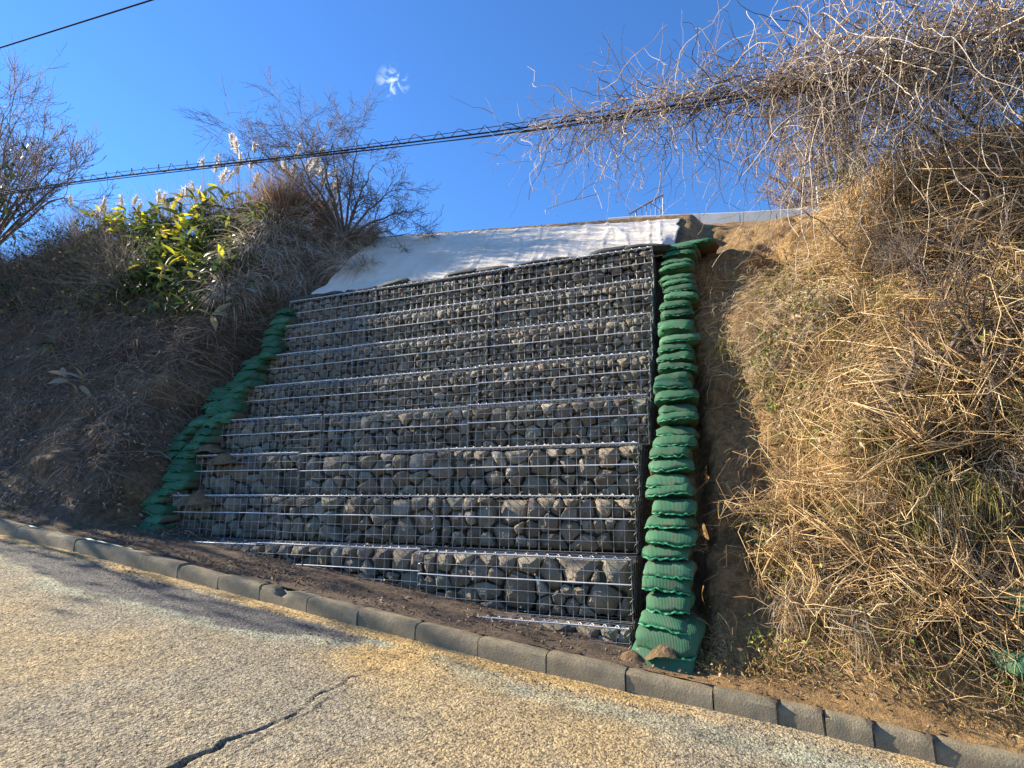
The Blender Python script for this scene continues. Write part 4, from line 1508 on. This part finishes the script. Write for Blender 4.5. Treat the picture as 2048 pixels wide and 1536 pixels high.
# -------- grass tufts
def tuft(px, py, nb, L, mat, label, group, up=.9, droop=-.16, width=.006, spread=.45, loc=None, nr=None, name='grass_tuft', catg='grass', plumes=0, plume_h=(.9, 1.5), lean=(0, 0, 0)):
    if loc is None:
        loc, nr = pick(px, py)
    t = empty(name, loc)
    tag(t, label, catg, group)
    S = 9
    P0 = rng.normal(size=(nb, 3)) * .05
    D = np.tile(nr * (1 - up) + np.array([0, 0, up]) + np.array(lean), (nb, 1)) + rng.normal(size=(nb, 3)) * spread
    P = walk(P0, D, U(L[0], L[1], nb), S, .07, (0, 0, droop))
    side = nrm(np.cross(nrm(P[:, -1] - P[:, 0]), rng.normal(size=(nb, 3))))[:, None]
    V, F = ribbons(P, U(.6, 1.3, (nb, 1)) * width * (1 - np.linspace(0, 1, S) ** 2 * .9)[None], side)
    o = build('blades', V, F, mat, t, tint=rep(np.clip(rng.normal(.55, .28, nb), 0, 1), S * 2))
    tag(o, None, None, None, 'stuff')
    for q in range(plumes):
        d0 = nrm(np.array([random.gauss(.0, .28), random.gauss(-.05, .2), 1.0]))
        Ls = random.uniform(*plume_h)
        Ps = walk(np.zeros((1, 3)) + rng.normal(size=(1, 3)) * .04, d0[None], np.array([Ls]), 10, .035, (random.gauss(.02, .03), 0, -.01))
        V, F = tubes(Ps, np.full((1, 1), .003), 4)
        st_ = build('plume_stem', V, F, M['dry_grass'], t, tint=np.full(len(V), .6))
        nh = 130
        ti = Ps[0, -1]
        ax = nrm(Ps[0, -1] - Ps[0, -2])
        flag = nrm(np.array([random.choice((-1, 1)) * .6, random.gauss(0, .2), -.1]))
        u_ = U(0, 1, nh)
        lp = random.uniform(.16, .25)
        Pb = ti + ax * (u_ * lp)[:, None] * .9
        Dh = nrm(ax * .9 + flag * U(.1, .7, (nh, 1)) + rng.normal(size=(nh, 3)) * .25)
        Ph = walk(Pb, Dh, U(.06, .13, nh), 5, .12, tuple(flag * .12 + np.array([0, 0, -.12])))
        Vh, Fh = ribbons(Ph, U(.008, .016, (nh, 1)) * np.array([.5, 1, 1, .8, .2])[None], nrm(rng.normal(size=(nh, 1, 3))))
        pl = build('plume', Vh, Fh, M['plume'], st_, tint=rep(U(0, 1, nh), 10))
        tag(pl, None, None, None, 'stuff')
    return t


# pampas on the left crest: clump positions on the crest line, plumes against the sky
PL = [(150, 405), (205, 400), (232, 398), (290, 380), (325, 376), (380, 372), (420, 376), (455, 378), (490, 382), (520, 384), (548, 386), (575, 390), (600, 394), (625, 400), (650, 408), (668, 420)]
PH = [(.5, .9), (.6, 1.0), (.6, 1.0), (.5, .8), (.6, .9), (.9, 1.5), (.9, 1.4), (.9, 1.4), (.9, 1.5), (1.0, 1.6), (.9, 1.4), (.8, 1.3), (.8, 1.2), (.7, 1.1), (.5, .9), (.4, .7)]
for (x, y), ph in zip(PL, PH):
    loc, nr = pick(x, y + 22)
    tuft(x, y, 120, (.55, 1.25), M['dry_grass'], 'dry pampas grass with silvery plumes on the crest of the shaded bank', 'plumed pampas grass on the crest', up=.95, spread=.3, width=.011, loc=loc, nr=nr, name='pampas_grass', catg='pampas grass', plumes=random.choice((3, 4, 4)), plume_h=ph, droop=-.10)
for q in range(15):
    loc, nr = pick(random.uniform(505, 665), random.uniform(395, 440))
    tuft(0, 0, 130, (.5, 1.05), M['red_grass'], 'rusty red-brown dead grass on the crest near the bare tree', 'rusty grass on the crest', up=.95, spread=.28, width=.006, loc=loc, nr=nr, droop=-.05)
for q in range(46):
    x, y = random.uniform(430, 750), random.uniform(420, 600)
    if x > 640 and y > 560:
        y -= 90
    tuft(x, y, 120, (.35, .85), M['overhang_grass'], 'grey brown dead grass hanging from the overhang beside the white sheet', 'hanging dead grass of the overhang', up=.45, spread=.35, width=.009, droop=-.26)
for (x, y) in ((520, 510), (555, 530), (600, 450), (690, 470), (600, 500), (480, 505), (640, 480)):
    tuft(x, y, 26, (.5, .8), M['plume'], 'pale whitish arching grass blades drooping over the overhang', 'pale arching grass on the overhang', up=.7, spread=.3, width=.016, droop=-.34)
for (x, y) in ((250, 800), (330, 830), (300, 760), (240, 870), (350, 690), (440, 700), (60, 850), (150, 930), (220, 960), (400, 760)):
    tuft(x, y, 120, (.12, .34), M['vine_dark'], 'thin grey dead grass tuft on the shaded bank', 'grey grass tufts on the shaded bank', up=.4, spread=.5, width=.004, droop=-.3)

# -------- right bank: sunlit straw tangle
V, F, T = cat([
    creep_set((1540, 500, 2120, 1010), 900, 14, (.3, 1.0), (.0014, .0036), (.01, .16), .15, 1),
    creep_set((1520, 500, 2120, 1240), 1500, 14, (.25, .8), (.0012, .003), (.02, .22), .1, 1, turn=.62),
    creep_set((1720, 380, 2120, 900), 1700, 14, (.35, 1.1), (.0012, .0038), (.08, .5), .0, .95, turn=.55),
    creep_set((1580, 980, 2120, 1230), 1200, 14, (.3, 1.0), (.0014, .0038), (.06, .38), .1, .95, turn=.55),
    creep_set((1540, 1200, 2120, 1480), 600, 10, (.12, .45), (.0014, .003), (.005, .07), .15, .95),
    creep_set((1650, 440, 2120, 700), 900, 12, (.3, .8), (.0014, .0035), (.02, .2), .4, 1),
    creep_set((1390, 560, 1540, 760), 240, 12, (.2, .5), (.0014, .003), (.01, .1), .3, 1),
])
stuff('straw_tangle', V, F, M['vine_pale'], T, 'dense tangle of dry straw-coloured stems on the sunlit bank')
# fallen straw mat running down the slope
n = 900
X0, V0 = region_xv(1500, 520, 1700, 720, n)
P = creep(n, 14, X0, V0, U(.3, .7, n), (.02, .16), 3.9 + rng.normal(size=n) * .35, .12)
Vv, Ff = ribbons(P, U(.004, .009, (n, 1)) * np.linspace(1, .5, 14)[None], nrm(rng.normal(size=(n, 1, 3))))
stuff('straw_mat', Vv, Ff, M['dry_grass'], rep(U(.5, 1, n), 28), 'flattened pale straw lying down the slope')
n = 7000
P, Nr = region(1400, 520, 2120, 1480, n, 8, 158)
keepm = ~((proj(P)[0] < 1560) & (proj(P)[1] > 700) & (proj(P)[1] < 1230) & (rng.random(n) < .85))
P, Nr = P[keepm], Nr[keepm]
n = len(P)
Pw = walk(P, nrm(Nr * .8 + rng.normal(size=(n, 3)) * .6 + np.array([0, 0, .25])), U(.06, .26, n), 6, .22, (0, 0, -.2))
V, F = tubes(Pw, U(.0012, .0028, (n, 1)) * np.linspace(1, .4, 6)[None], 3)
stuff('dry_sprouts', V, F, M['vine_pale'], rep(np.clip(rng.normal(.55, .25, n), 0, 1), 18), 'short dry sprouts covering the sunlit bank')
n = 7000
P, Nr = region(1480, 540, 2120, 1460, n, 8, 158)
P = P + Nr * U(.02, .18, (n, 1))
V, F = leaves(P, rng.normal(size=(n, 3)), nrm(Nr + rng.normal(size=(n, 3)) * .7), U(.02, .05, n), U(.011, .026, n))
stuff('small_leaves', V, F, M['leaf_mix'], rep(np.clip(rng.normal(.72, .25, n), 0, 1), 5), 'small green leaves scattered through the sunlit tangle')
n = 12000        # crumbly golden growth on the foot of the sunny bank
P, Nr = region(1390, 1180, 2120, 1500, n, 3, 70)
Pw = walk(P, nrm(Nr * .8 + rng.normal(size=(n, 3)) * .7), U(.02, .075, n), 4, .45, (0, 0, -.15))
V, F = ribbons(Pw, U(.003, .008, (n, 1)) * np.array([1, 1, .8, .3])[None], nrm(rng.normal(size=(n, 1, 3))))
stuff('dry_moss', V, F, M['golden'], rep(np.clip(rng.normal(.5, .27, n), 0, 1), 8), 'crumbly golden moss and dead shoots at the foot of the sunlit bank')
for (x, y, nb, L, mt, lb, dr) in (
        (1446, 690, 170, (.18, .34), 'green_grass', 'yellow green grass tuft on the lip of the bare clay beside the sandbag column', -.38),
        (1600, 1105, 240, (.25, .5), 'green_grass', 'long yellow green grass hanging in a curtain above the kerb', -.45),
        (1655, 1120, 160, (.25, .45), 'dry_grass', 'straw grass curtain next to the yellow green hanging grass', -.45),
        (1765, 1105, 160, (.2, .38), 'red_grass', 'rusty brown grass tuft hanging over a dark hollow', -.45),
        (1635, 840, 180, (.2, .4), 'green_grass', 'pale green grass tuft above the orange clay scar', -.36),
        (1850, 960, 220, (.2, .42), 'green_grass', 'wide greenish grass clump in the middle of the sunlit tangle', -.3),
        (1960, 985, 200, (.2, .4), 'green_grass', 'green and straw grass clump beside a dark hollow', -.3),
        (2020, 930, 160, (.2, .4), 'dry_grass', 'dry grass clump under the thick woody stems', -.3),
        (1545, 600, 200, (.25, .5), 'dry_grass', 'bright straw tuft drooping over the upper slope', -.3),
        (1500, 660, 120, (.2, .4), 'dry_grass', 'straw tuft leaning from the slope toward the sandbag column', -.32),
        (1490, 920, 90, (.15, .3), 'dry_grass', 'thin straw tuft hanging over the shaded clay', -.4),
        (1560, 960, 120, (.18, .34), 'dry_grass', 'straw tuft at the edge of the orange clay scar', -.4),
        (1720, 780, 150, (.2, .4), 'dry_grass', 'dry grass tuft among green leaflets on the slope', -.3),
        (1900, 1130, 200, (.2, .4), 'dry_grass', 'dry grass fringe over the dark hollow by the green bag', -.4),
        (1990, 1180, 180, (.2, .4), 'dry_grass', 'dry grass fringe just above the teal green bag', -.4)):
    tuft(x, y, nb, L, M[mt], lb, None, up=.35, spread=.38, width=.0045, droop=dr)

for (x, y) in ((1680, 680), (1730, 860), (1800, 900), (1900, 880), (1870, 760), (1990, 1060), (1700, 1010), (1820, 1040), (1620, 760), (1930, 660), (1780, 600), (2030, 800)):
    tuft(x, y, 150, (.14, .34), M['green_grass'], 'low greenish grass clump half buried in the sunlit tangle', 'greenish grass clumps on the sunlit bank', up=.45, spread=.45, width=.005, droop=-.28)
for (x, y) in ((1575, 700), (1660, 610), (1850, 700), (1960, 760), (1760, 980), (1880, 1010), (2020, 1120), (1640, 1180), (1720, 1230), (1580, 1200)):
    tuft(x, y, 170, (.14, .36), M['dry_grass'], 'matted straw grass clump rooted in the sunlit bank', 'straw grass clumps on the sunlit bank', up=.4, spread=.4, width=.005, droop=-.34)
# long pale canes arching over the slope
CAN = [[(1475, 1030), (1560, 1010), (1640, 1080), (1740, 1180), (1850, 1290), (2010, 1400)], [(1800, 560), (1700, 610), (1600, 660), (1500, 700)], [(1990, 760), (1860, 730), (1740, 700), (1640, 690)],
       [(1570, 1240), (1575, 1120), (1590, 980), (1600, 850)], [(1540, 1180), (1560, 1040), (1600, 900), (1620, 800)], [(2040, 1020), (1960, 1060), (1880, 1100), (1780, 1130)],
       [(1660, 560), (1600, 720), (1560, 820)], [(1940, 560), (1960, 700), (1970, 830)], [(1990, 1240), (1940, 1150), (1880, 1060), (1800, 960)], [(1640, 1250), (1690, 1180), (1740, 1140), (1840, 1110)],
       [(1760, 800), (1850, 830), (1960, 900), (2040, 950)], [(1720, 930), (1800, 960), (1900, 1040)], [(1690, 1080), (1780, 1150), (1900, 1180), (2040, 1100)], [(1585, 560), (1660, 545), (1760, 500)]]
for q, pts in enumerate(CAN):
    W3 = []
    for (x, y) in pts:
        p, n_ = pick(x, y)
        W3.append(p + n_ * random.uniform(.08, .2) + np.array([0, -.03, 0]))
    W3 = np.array(W3)
    tt = np.linspace(0, len(pts) - 1, 26)
    P = np.stack([np.interp(tt, np.arange(len(pts)), W3[:, c_]) for c_ in range(3)], -1)
    kk = np.hanning(9); kk /= kk.sum()
    P = np.stack([np.convolve(np.pad(P[:, c_], 4, mode='edge'), kk, 'valid') for c_ in range(3)], -1)
    P = P + fbm(np.stack([tt * 2, tt * 0 + q * 5, tt * 0], -1), 3)[:, None] * np.array([.012, .02, .02])
    V, F = tubes(P[None], np.linspace(.0065, .003, 26)[None], 6)
    o = build('dead_cane', V, F, M['vine_pale'], tint=np.full(len(V), .55 + .45 * random.random()))
    tag(o, 'long pale dead cane arching through the sunlit tangle', 'cane', 'pale canes on the sunlit bank')


# -------- woody climbers and shrubs at the right
SHRUBS = []


def woody(pts, Y, r0, r1, label, mat='bark', group=None, name='climbing_vine', catg='vine', twig=18):
    W3 = []
    for (x, y), Yq in zip(pts, np.linspace(Y[0], Y[1], len(pts))):
        p = onY(x, y, Yq)
        d_ = np.hypot(GXp[gok] - min(x, 2040), GYp[gok] - y).min()
        if x > 1500 and d_ < 25:            # in front of the bank: stand clear of its surface
            b_, n_ = pick(min(x, 2040), y)
            p = ray(x, y) * min(Yq / ray(x, y)[1], (b_[1] - .16) / ray(x, y)[1])
        W3.append(p)
    W3 = np.array(W3)
    tt = np.linspace(0, len(pts) - 1, 34)
    P = np.stack([np.interp(tt, np.arange(len(pts)), W3[:, c_]) for c_ in range(3)], -1)
    kk = np.hanning(7); kk /= kk.sum()
    P = np.stack([np.convolve(np.pad(P[:, c_], 3, mode='edge'), kk, 'valid') for c_ in range(3)], -1)
    P += fbm(np.stack([tt * 1.7, tt * 0 + r0 * 999, tt * 0], -1), 3)[:, None] * np.array([.02, .03, .02])
    t = empty(name, P[0])
    V, F = tubes((P - P[0])[None], np.linspace(r0, r1, 34)[None], 8)
    build('stem', V, F, M[mat], t, tint=np.full(len(V), .25 + .3 * random.random()))
    ii = rng.integers(3, 34, twig)
    D = rng.normal(size=(twig, 3)) + np.array([0, -.2, .2])
    Pw = walk((P - P[0])[ii], D, U(.2, .7, twig), 10, .25, (0, 0, -.05))
    V, F = tubes(Pw, U(.0025, .005, (twig, 1)) * np.linspace(1, .35, 10)[None], 4)
    o = build('twigs', V, F, M[mat], t, tint=rep(U(.2, 1, twig), 40))
    tag(o, None, None, None, 'stuff')
    tag(t, label, catg, group)
    return t


woody([(1915, 500), (1950, 450), (1968, 405), (1972, 350), (1936, 317), (1901, 292), (1850, 256), (1803, 225), (1757, 205), (1716, 170)], (5.75, 5.2), .024, .014, 'thick dark woody vine climbing from the sunny bank to the cable')
woody([(2030, 620), (2000, 560), (1965, 520), (1925, 470), (1880, 440), (1830, 420)], (5.6, 5.5), .018, .008, 'dark forked woody branch above the sunny bank')
woody([(1880, 760), (1905, 690), (1930, 640), (1990, 600), (2050, 540)], (5.4, 5.3), .018, .012, 'dark crooked shrub stem standing in the upper tangle')
woody([(2010, 900), (2000, 800), (1960, 700), (1900, 620), (1860, 540), (1830, 470)], (5.1, 5.3), .016, .007, 'grey leaning shrub stem over the dark hollow')
woody([(1720, 640), (1735, 560), (1700, 500), (1640, 440), (1600, 420)], (5.9, 5.7), .010, .005, 'thin dark wavy stem crossing the bare soil slope')
woody([(1905, 520), (1850, 440), (1838, 390), (1870, 330), (1890, 300)], (5.8, 5.4), .009, .006, 'thin curved stem beside the thick climbing vine')
woody([(2060, 420), (2010, 330), (1960, 260), (1900, 200), (1830, 150)], (5.5, 5.2), .020, .012, 'stout dark vine stem rising into the tangle on the cable')
woody([(1800, 800), (1830, 720), (1815, 640), (1850, 560), (1835, 480), (1860, 400)], (5.3, 5.3), .014, .006, 'brown crooked shrub stem rising from the middle of the tangle', twig=26)
woody([(1960, 1000), (1990, 900), (1975, 800), (2015, 700), (2035, 600)], (5.0, 5.1), .017, .010, 'stout brown shrub stem beside the dark hollow', twig=26)
woody([(1700, 700), (1745, 620), (1740, 540), (1775, 460), (1770, 380)], (5.6, 5.5), .010, .005, 'slender brown shrub stem where the bare slope meets the tangle', twig=22)
for (sx1, sy1, sz1, lb) in ((1965, 720, .9, 'bare brown shrub with upright crooked branches above the dark hollow'), (1850, 610, .7, 'bare brown shrub leaning out of the upper tangle'), (2035, 560, 1.0, 'tall bare shrub reaching up to the hanging vines'), (1990, 430, .8, 'bare twiggy shrub on top of the sunny mound'), (1760, 480, .6, 'small bare shrub where the bare soil slope ends')):
    p, n_ = pick(sx1, sy1)
    SHRUBS.append((p + n_ * .02, sz1, lb))
# trailing strands below the cable
woody([(1195, 388), (1140, 402), (1095, 418)], (5.15, 5.1), .004, .0025, 'stray dark twig hanging alone under the cable against the sky', 'vine_air', None, 'vine_twig', 'vine', 3)
woody([(1220, 240), (1205, 265), (1140, 325), (1085, 335)], (5.15, 5.1), .006, .004, 'bent dark twig hooked under the cable at the end of the vine mass', 'vine_air', None, 'vine_twig', 'vine', 4)
woody([(1015, 268), (1000, 240), (975, 192)], (5.2, 5.2), .004, .002, 'single dark twig standing up from the cable beyond the vine mass', 'vine_air', None, 'vine_twig', 'vine', 2)


# mass of vine stems on the cable
def along(n, x0, x1, pw):
    t = rng.random(n) ** pw
    return x0 + (x1 - x0) * t


def wid(X):
    return np.interp(X, [-2.0, -1.2, 0, 1.2, 2.6, 4], [.03, .09, .15, .22, .34, .45])


parts = []
n = 900
X = along(n, -1.9, 3.4, .55)
w_ = wid(X)
P0 = np.stack([X, 5.2 + rng.normal(size=n) * w_ * .7, cabz(X) + .02 + rng.normal(size=n) * w_ * .55 + w_ * .2], -1)
D = np.stack([np.where(rng.random(n) < .7, -1., 1.) * U(.4, 1, n), rng.normal(size=n) * .4, rng.normal(size=n) * .45 - .08], -1)
P = walk(P0, D, U(.3, 1.2, n), 16, .24)
V, F = tubes(P, U(.0022, .0062, (n, 1)) * np.linspace(1, .5, 16)[None], 4)
parts.append((V, F, rep(np.clip(rng.normal(.45, .35, n), 0, 1), 64)))
n = 760          # hanging strands
X = along(n, -1.95, 3.2, .75)
P0 = np.stack([X, 5.2 + rng.normal(size=n) * wid(X) * .8, cabz(X) + rng.normal(size=n) * .05], -1)
D = np.stack([rng.normal(size=n) * .6, rng.normal(size=n) * .35, -U(.0, 1, n)], -1)
Lh = U(.2, 1.0, n) * np.interp(X, [-2, -1, .3, 1.2, 3], [1.1, 1.5, 1.6, 1.7, 1.9])
P = walk(P0, D, Lh, 18, .36, (0, 0, -.085))
V, F = tubes(P, U(.0018, .0046, (n, 1)) * np.linspace(1, .45, 18)[None], 4)
parts.append((V, F, rep(np.clip(rng.normal(.6, .3, n), 0, 1), 72)))
n = 420          # sprays arching up and out
X = along(n, -1.6, 3.4, .5)
P0 = np.stack([X, 5.2 + rng.normal(size=n) * wid(X) * .6, cabz(X) + wid(X) * .4], -1)
D = np.stack([rng.normal(size=n) * .8 - .4, rng.normal(size=n) * .4, U(.3, 1, n)], -1)
P = walk(P0, D, U(.2, .75, n) * np.interp(X, [-2, 0, 3], [.8, .9, 1.3]), 14, .2, (0, 0, -.09), .05)
V, F = tubes(P, U(.0018, .0042, (n, 1)) * np.linspace(1, .4, 14)[None], 4)
parts.append((V, F, rep(np.clip(rng.normal(.68, .3, n), 0, 1), 56)))
n = 650          # the curtain between the cable and the bank at the far right
X = U(.9, 3.3, n)
P0 = np.stack([X, 5.25 + rng.normal(size=n) * .3, cabz(X) + U(-.7, .75, n)], -1)
D = np.stack([rng.normal(size=n) * .5 - .1, rng.normal(size=n) * .3, rng.normal(size=n) * .8 - .2], -1)
P = walk(P0, D, U(.4, 1.5, n), 16, .26, (0, .01, -.04))
V, F = tubes(P, U(.0014, .0042, (n, 1)) * np.linspace(1, .5, 16)[None], 4)
parts.append((V, F, rep(np.clip(rng.normal(.55, .32, n), 0, 1), 64)))
n = 330
X = U(.7, 2.9, n)
P0 = np.stack([X, 5.15 + rng.normal(size=n) * .25, cabz(X) + U(-.25, .5, n)], -1)
D = np.stack([rng.normal(size=n) * .5 - .1, rng.normal(size=n) * .3, -U(.2, 1, n)], -1)
P = walk(P0, D, U(.8, 2.0, n), 20, .17, (0, .012, -.07), .03)
V, F = tubes(P, U(.0024, .0056, (n, 1)) * np.linspace(1, .5, 20)[None], 4)
parts.append((V, F, rep(np.clip(rng.normal(.75, .22, n), 0, 1), 80)))
V, F, T = cat(parts)
stuff('vine_tangle', V, F, M['vine_air'], T, 'mass of bare vine stems growing along the overhead cable')
n = 260
X = U(.4, 3.2, n)
P = np.stack([X, 5.2 + rng.normal(size=n) * .2, cabz(X) + rng.normal(size=n) * .25], -1)
V, F = leaves(P, rng.normal(size=(n, 3)) + np.array([0, 0, -.6]), nrm(rng.normal(size=(n, 3))), U(.03, .08, n), U(.02, .05, n))
stuff('vine_leaves', V, F, M['litter'], rep(U(.2, 1, n), 5), 'withered leaves hanging in the vine mass')


# ------------------------------------------------------------------ trees
def grow(P, D, L, R, levels, up, wob, kids, lenf, out):
    """vectorised branching; out collects (paths, radii) by level"""
    S = 8
    for lv in range(levels):
        N_ = len(P)
        st = (L / (S - 1))[:, None]
        d, p = nrm(D), P.copy()
        path = [p.copy()]
        for s in range(S - 1):
            d = nrm(d + rng.normal(size=(N_, 3)) * wob + np.array([0, 0, up]))
            p = p + d * st
            path.append(p.copy())
        path = np.stack(path, 1)
        rad = R[:, None] * np.linspace(1, .5, S)[None]
        out.append((path, rad))
        if lv == levels - 1:
            break
        k = kids[lv]
        si = rng.integers(2, S, (N_, k))
        si[:, 0] = S - 1
        b_ = path[np.arange(N_)[:, None], si]
        tg = nrm(path[np.arange(N_)[:, None], si] - path[np.arange(N_)[:, None], si - 1])
        nd = nrm(tg + rng.normal(size=(N_, k, 3)) * .62)
        nd[:, 0] = nrm(tg[:, 0] + rng.normal(size=(N_, 3)) * .2)
        P = b_.reshape(-1, 3)
        D = nd.reshape(-1, 3)
        L = (L[:, None] * lenf * U(.6, 1.15, (N_, k))).reshape(-1)
        R = (rad[np.arange(N_)[:, None], si] * .62).reshape(-1)
    return out


def tree(name, label, base_, mains, trunk_len, r0, levels, kids, lenf, mat, up=.02, wob=.13, minr=.0035):
    t = empty(name, base_)
    tag(t, label, 'tree')
    out = []
    mains = np.array(mains, float)
    n = len(mains)
    # main limbs from the trunk head to given points
    S = 10
    tp = np.linspace(0, 1, S)
    hd_ = np.array([0, 0, trunk_len])
    ends_ = mains
    ctrl = hd_ + (ends_ - hd_) * .45 + np.array([0, 0, .12]) * np.linalg.norm(ends_ - hd_, axis=1)[:, None]
    P = ((1 - tp) ** 2)[None, :, None] * hd_ + (2 * tp * (1 - tp))[None, :, None] * ctrl[:, None] + (tp ** 2)[None, :, None] * ends_[:, None]
    P += rng.normal(size=P.shape) * .03 * np.linspace(0, 1, S)[None, :, None]
    R = r0 * np.linspace(.7, .18, S)[None].repeat(n, 0)
    V1, F1 = tubes(P, R, 6)
    Vt, Ft = tubes(np.array([[(0, 0, -.4), (0.02, 0, trunk_len * .5), tuple(hd_)]]), np.array([[r0 * 1.2, r0, r0 * .8]]), 8)
    build('trunk', np.concatenate([Vt, V1]), np.concatenate([Ft, F1 + len(Vt)]), M[mat], t, tint=U(.2, .5, len(Vt) + len(V1)))
    k0 = 9
    si = rng.integers(3, S, (n, k0))
    si[:, 0] = S - 1
    b_ = P[np.arange(n)[:, None], si]
    tg = nrm(P[np.arange(n)[:, None], si] - P[np.arange(n)[:, None], si - 1])
    nd = nrm(tg + rng.normal(size=(n, k0, 3)) * .55)
    LL = np.linalg.norm(ends_ - hd_, axis=1)[:, None] * .32 * U(.5, 1.1, (n, k0))
    RR = R[np.arange(n)[:, None], si] * .55
    grow(b_.reshape(-1, 3), nd.reshape(-1, 3), LL.reshape(-1), RR.reshape(-1), levels, up, wob, kids, lenf, out)
    parts_ = []
    for lv, (path, rad) in enumerate(out):
        V, F = tubes(path, np.maximum(rad, minr), 3 if lv > 0 else 4)
        parts_.append((V, F, rep(U(.1, .9, len(path)), path.shape[1] * (3 if lv > 0 else 4))))
    V, F, T = cat(parts_)
    o = build('crown', V, F, M[mat], t, tint=T)
    tag(o, None, None, None, 'stuff')
    return t


for p, sz1, lb in SHRUBS:
    mains = nrm(rng.normal(size=(8, 3)) * np.array([.6, .35, .25]) + np.array([-.1, -.35, 1.0])) * U(.5, 1.0, (8, 1)) * sz1
    t_ = tree('bare_shrub', lb, p, mains, .06, .016, 2, [5], .6, 'bark', up=.02, wob=.16, minr=.0018)
    t_['category'] = 'shrub'
tb = onY(690, 452, 7.9)
tb[2] = 4.2
tg_px = [(425, 250), (465, 225), (520, 190), (565, 160), (610, 200), (650, 185), (725, 200), (770, 260), (830, 320), (865, 385), (870, 450), (560, 280), (740, 330)]
mains = []
for q, (x, y) in enumerate(tg_px):
    p = onY(x, y, 7.9 + random.uniform(-1.0, .5))
    mains.append((p - tb) * .70)
tree('bare_tree', 'spreading bare tree on the crest behind the plumed grass', tb, mains, .3, .042, 3, [7, 6], .66, 'bark', up=.012, minr=.0026)
lb_ = onY(-20, 400, 8.2)
lb_[2] = 5.3
mains = []
for (x, y) in [(20, 140), (45, 170), (75, 200), (110, 235), (150, 270), (185, 305), (-40, 160), (-80, 220), (60, 280), (175, 340), (-20, 150), (100, 300)]:
    p = onY(x, y, 8.2 + random.uniform(-1, 1))
    mains.append((p - lb_) * .80)
tree('bare_tree', 'tall upright bare tree rising behind the brown thicket', lb_, mains, .6, .08, 3, [6, 5], .58, 'bark_far', up=.07, wob=.10, minr=.005)
rb_ = onY(1660, 420, 17.0)
rb_[2] = 4.0
mains = []
for (x, y) in [(1545, 330), (1560, 295), (1585, 270), (1615, 250), (1650, 245), (1690, 250), (1560, 370), (1700, 290), (1640, 300), (1740, 250)]:
    p = onY(x, y, 17.0 + random.uniform(-1.5, 1.5))
    mains.append((p - rb_) * .9)
tree('bare_tree', 'hazy purplish bare tree far behind the concrete coping', rb_, mains, 1.5, .14, 3, [5, 5], .6, 'bark_far', up=.05, wob=.10, minr=.008)
# evergreen bushes: one behind the coping, three unseen ones added up the road to shade the wall


def bush(loc, label, n, height, spread, nleaf, leaf, scat, group=None, low=3, lean=(0, 0)):
    t = empty('evergreen_bush', loc)
    tag(t, label, 'bush', group)
    P = walk(np.zeros((n, 3)), rng.normal(size=(n, 3)) * np.array([spread, spread, .1]) + np.array([lean[0], lean[1], 1]), U(.45, 1, n) * height, 12, .10)
    V, F = tubes(P, np.linspace(.012 * height, .005, 12)[None].repeat(n, 0), 4)
    build('trunk', V, F, M['bark'], t, tint=rep(U(0, .5, n), 48))
    bi, bs = rng.integers(0, n, nleaf), rng.integers(low, 12, nleaf)
    Pl = P[bi, bs] + rng.normal(size=(nleaf, 3)) * scat
    V, F = leaves(Pl, rng.normal(size=(nleaf, 3)) + np.array([0, 0, .3]), nrm(rng.normal(size=(nleaf, 3)) + np.array([0, 0, .5])), U(leaf * .7, leaf * 1.4, nleaf), U(leaf * .28, leaf * .5, nleaf))
    o = build('crown', V, F, M['leaf_dark'], t, tint=rep(np.clip(rng.normal(.5, .3, nleaf), 0, 1), 5))
    tag(o, None, None, None, 'stuff')


eb = onY(1735, 410, 10.6)
bush((eb[0], eb[1], 3.75), 'dark green bushy evergreen beside the street lamp behind the coping', 30, 2.3, .3, 5200, .09, .17)
for (bx, by, bz, hh_, lb) in ((-15.6, 4.9, .8, 7.0, 'tall dense evergreen shrub added unseen for shade at the foot of the bank up the road'), (-16.8, 5.3, 1.9, 6.7, 'dense evergreen shrub added unseen for shade half way up the bank up the road'), (-18.2, 5.9, 3.0, 6.0, 'dense evergreen shrub added unseen for shade high on the bank up the road')):
    bush((bx, by, bz), lb, 44, hh_, .085, 10000, .17, .26, None, 0)
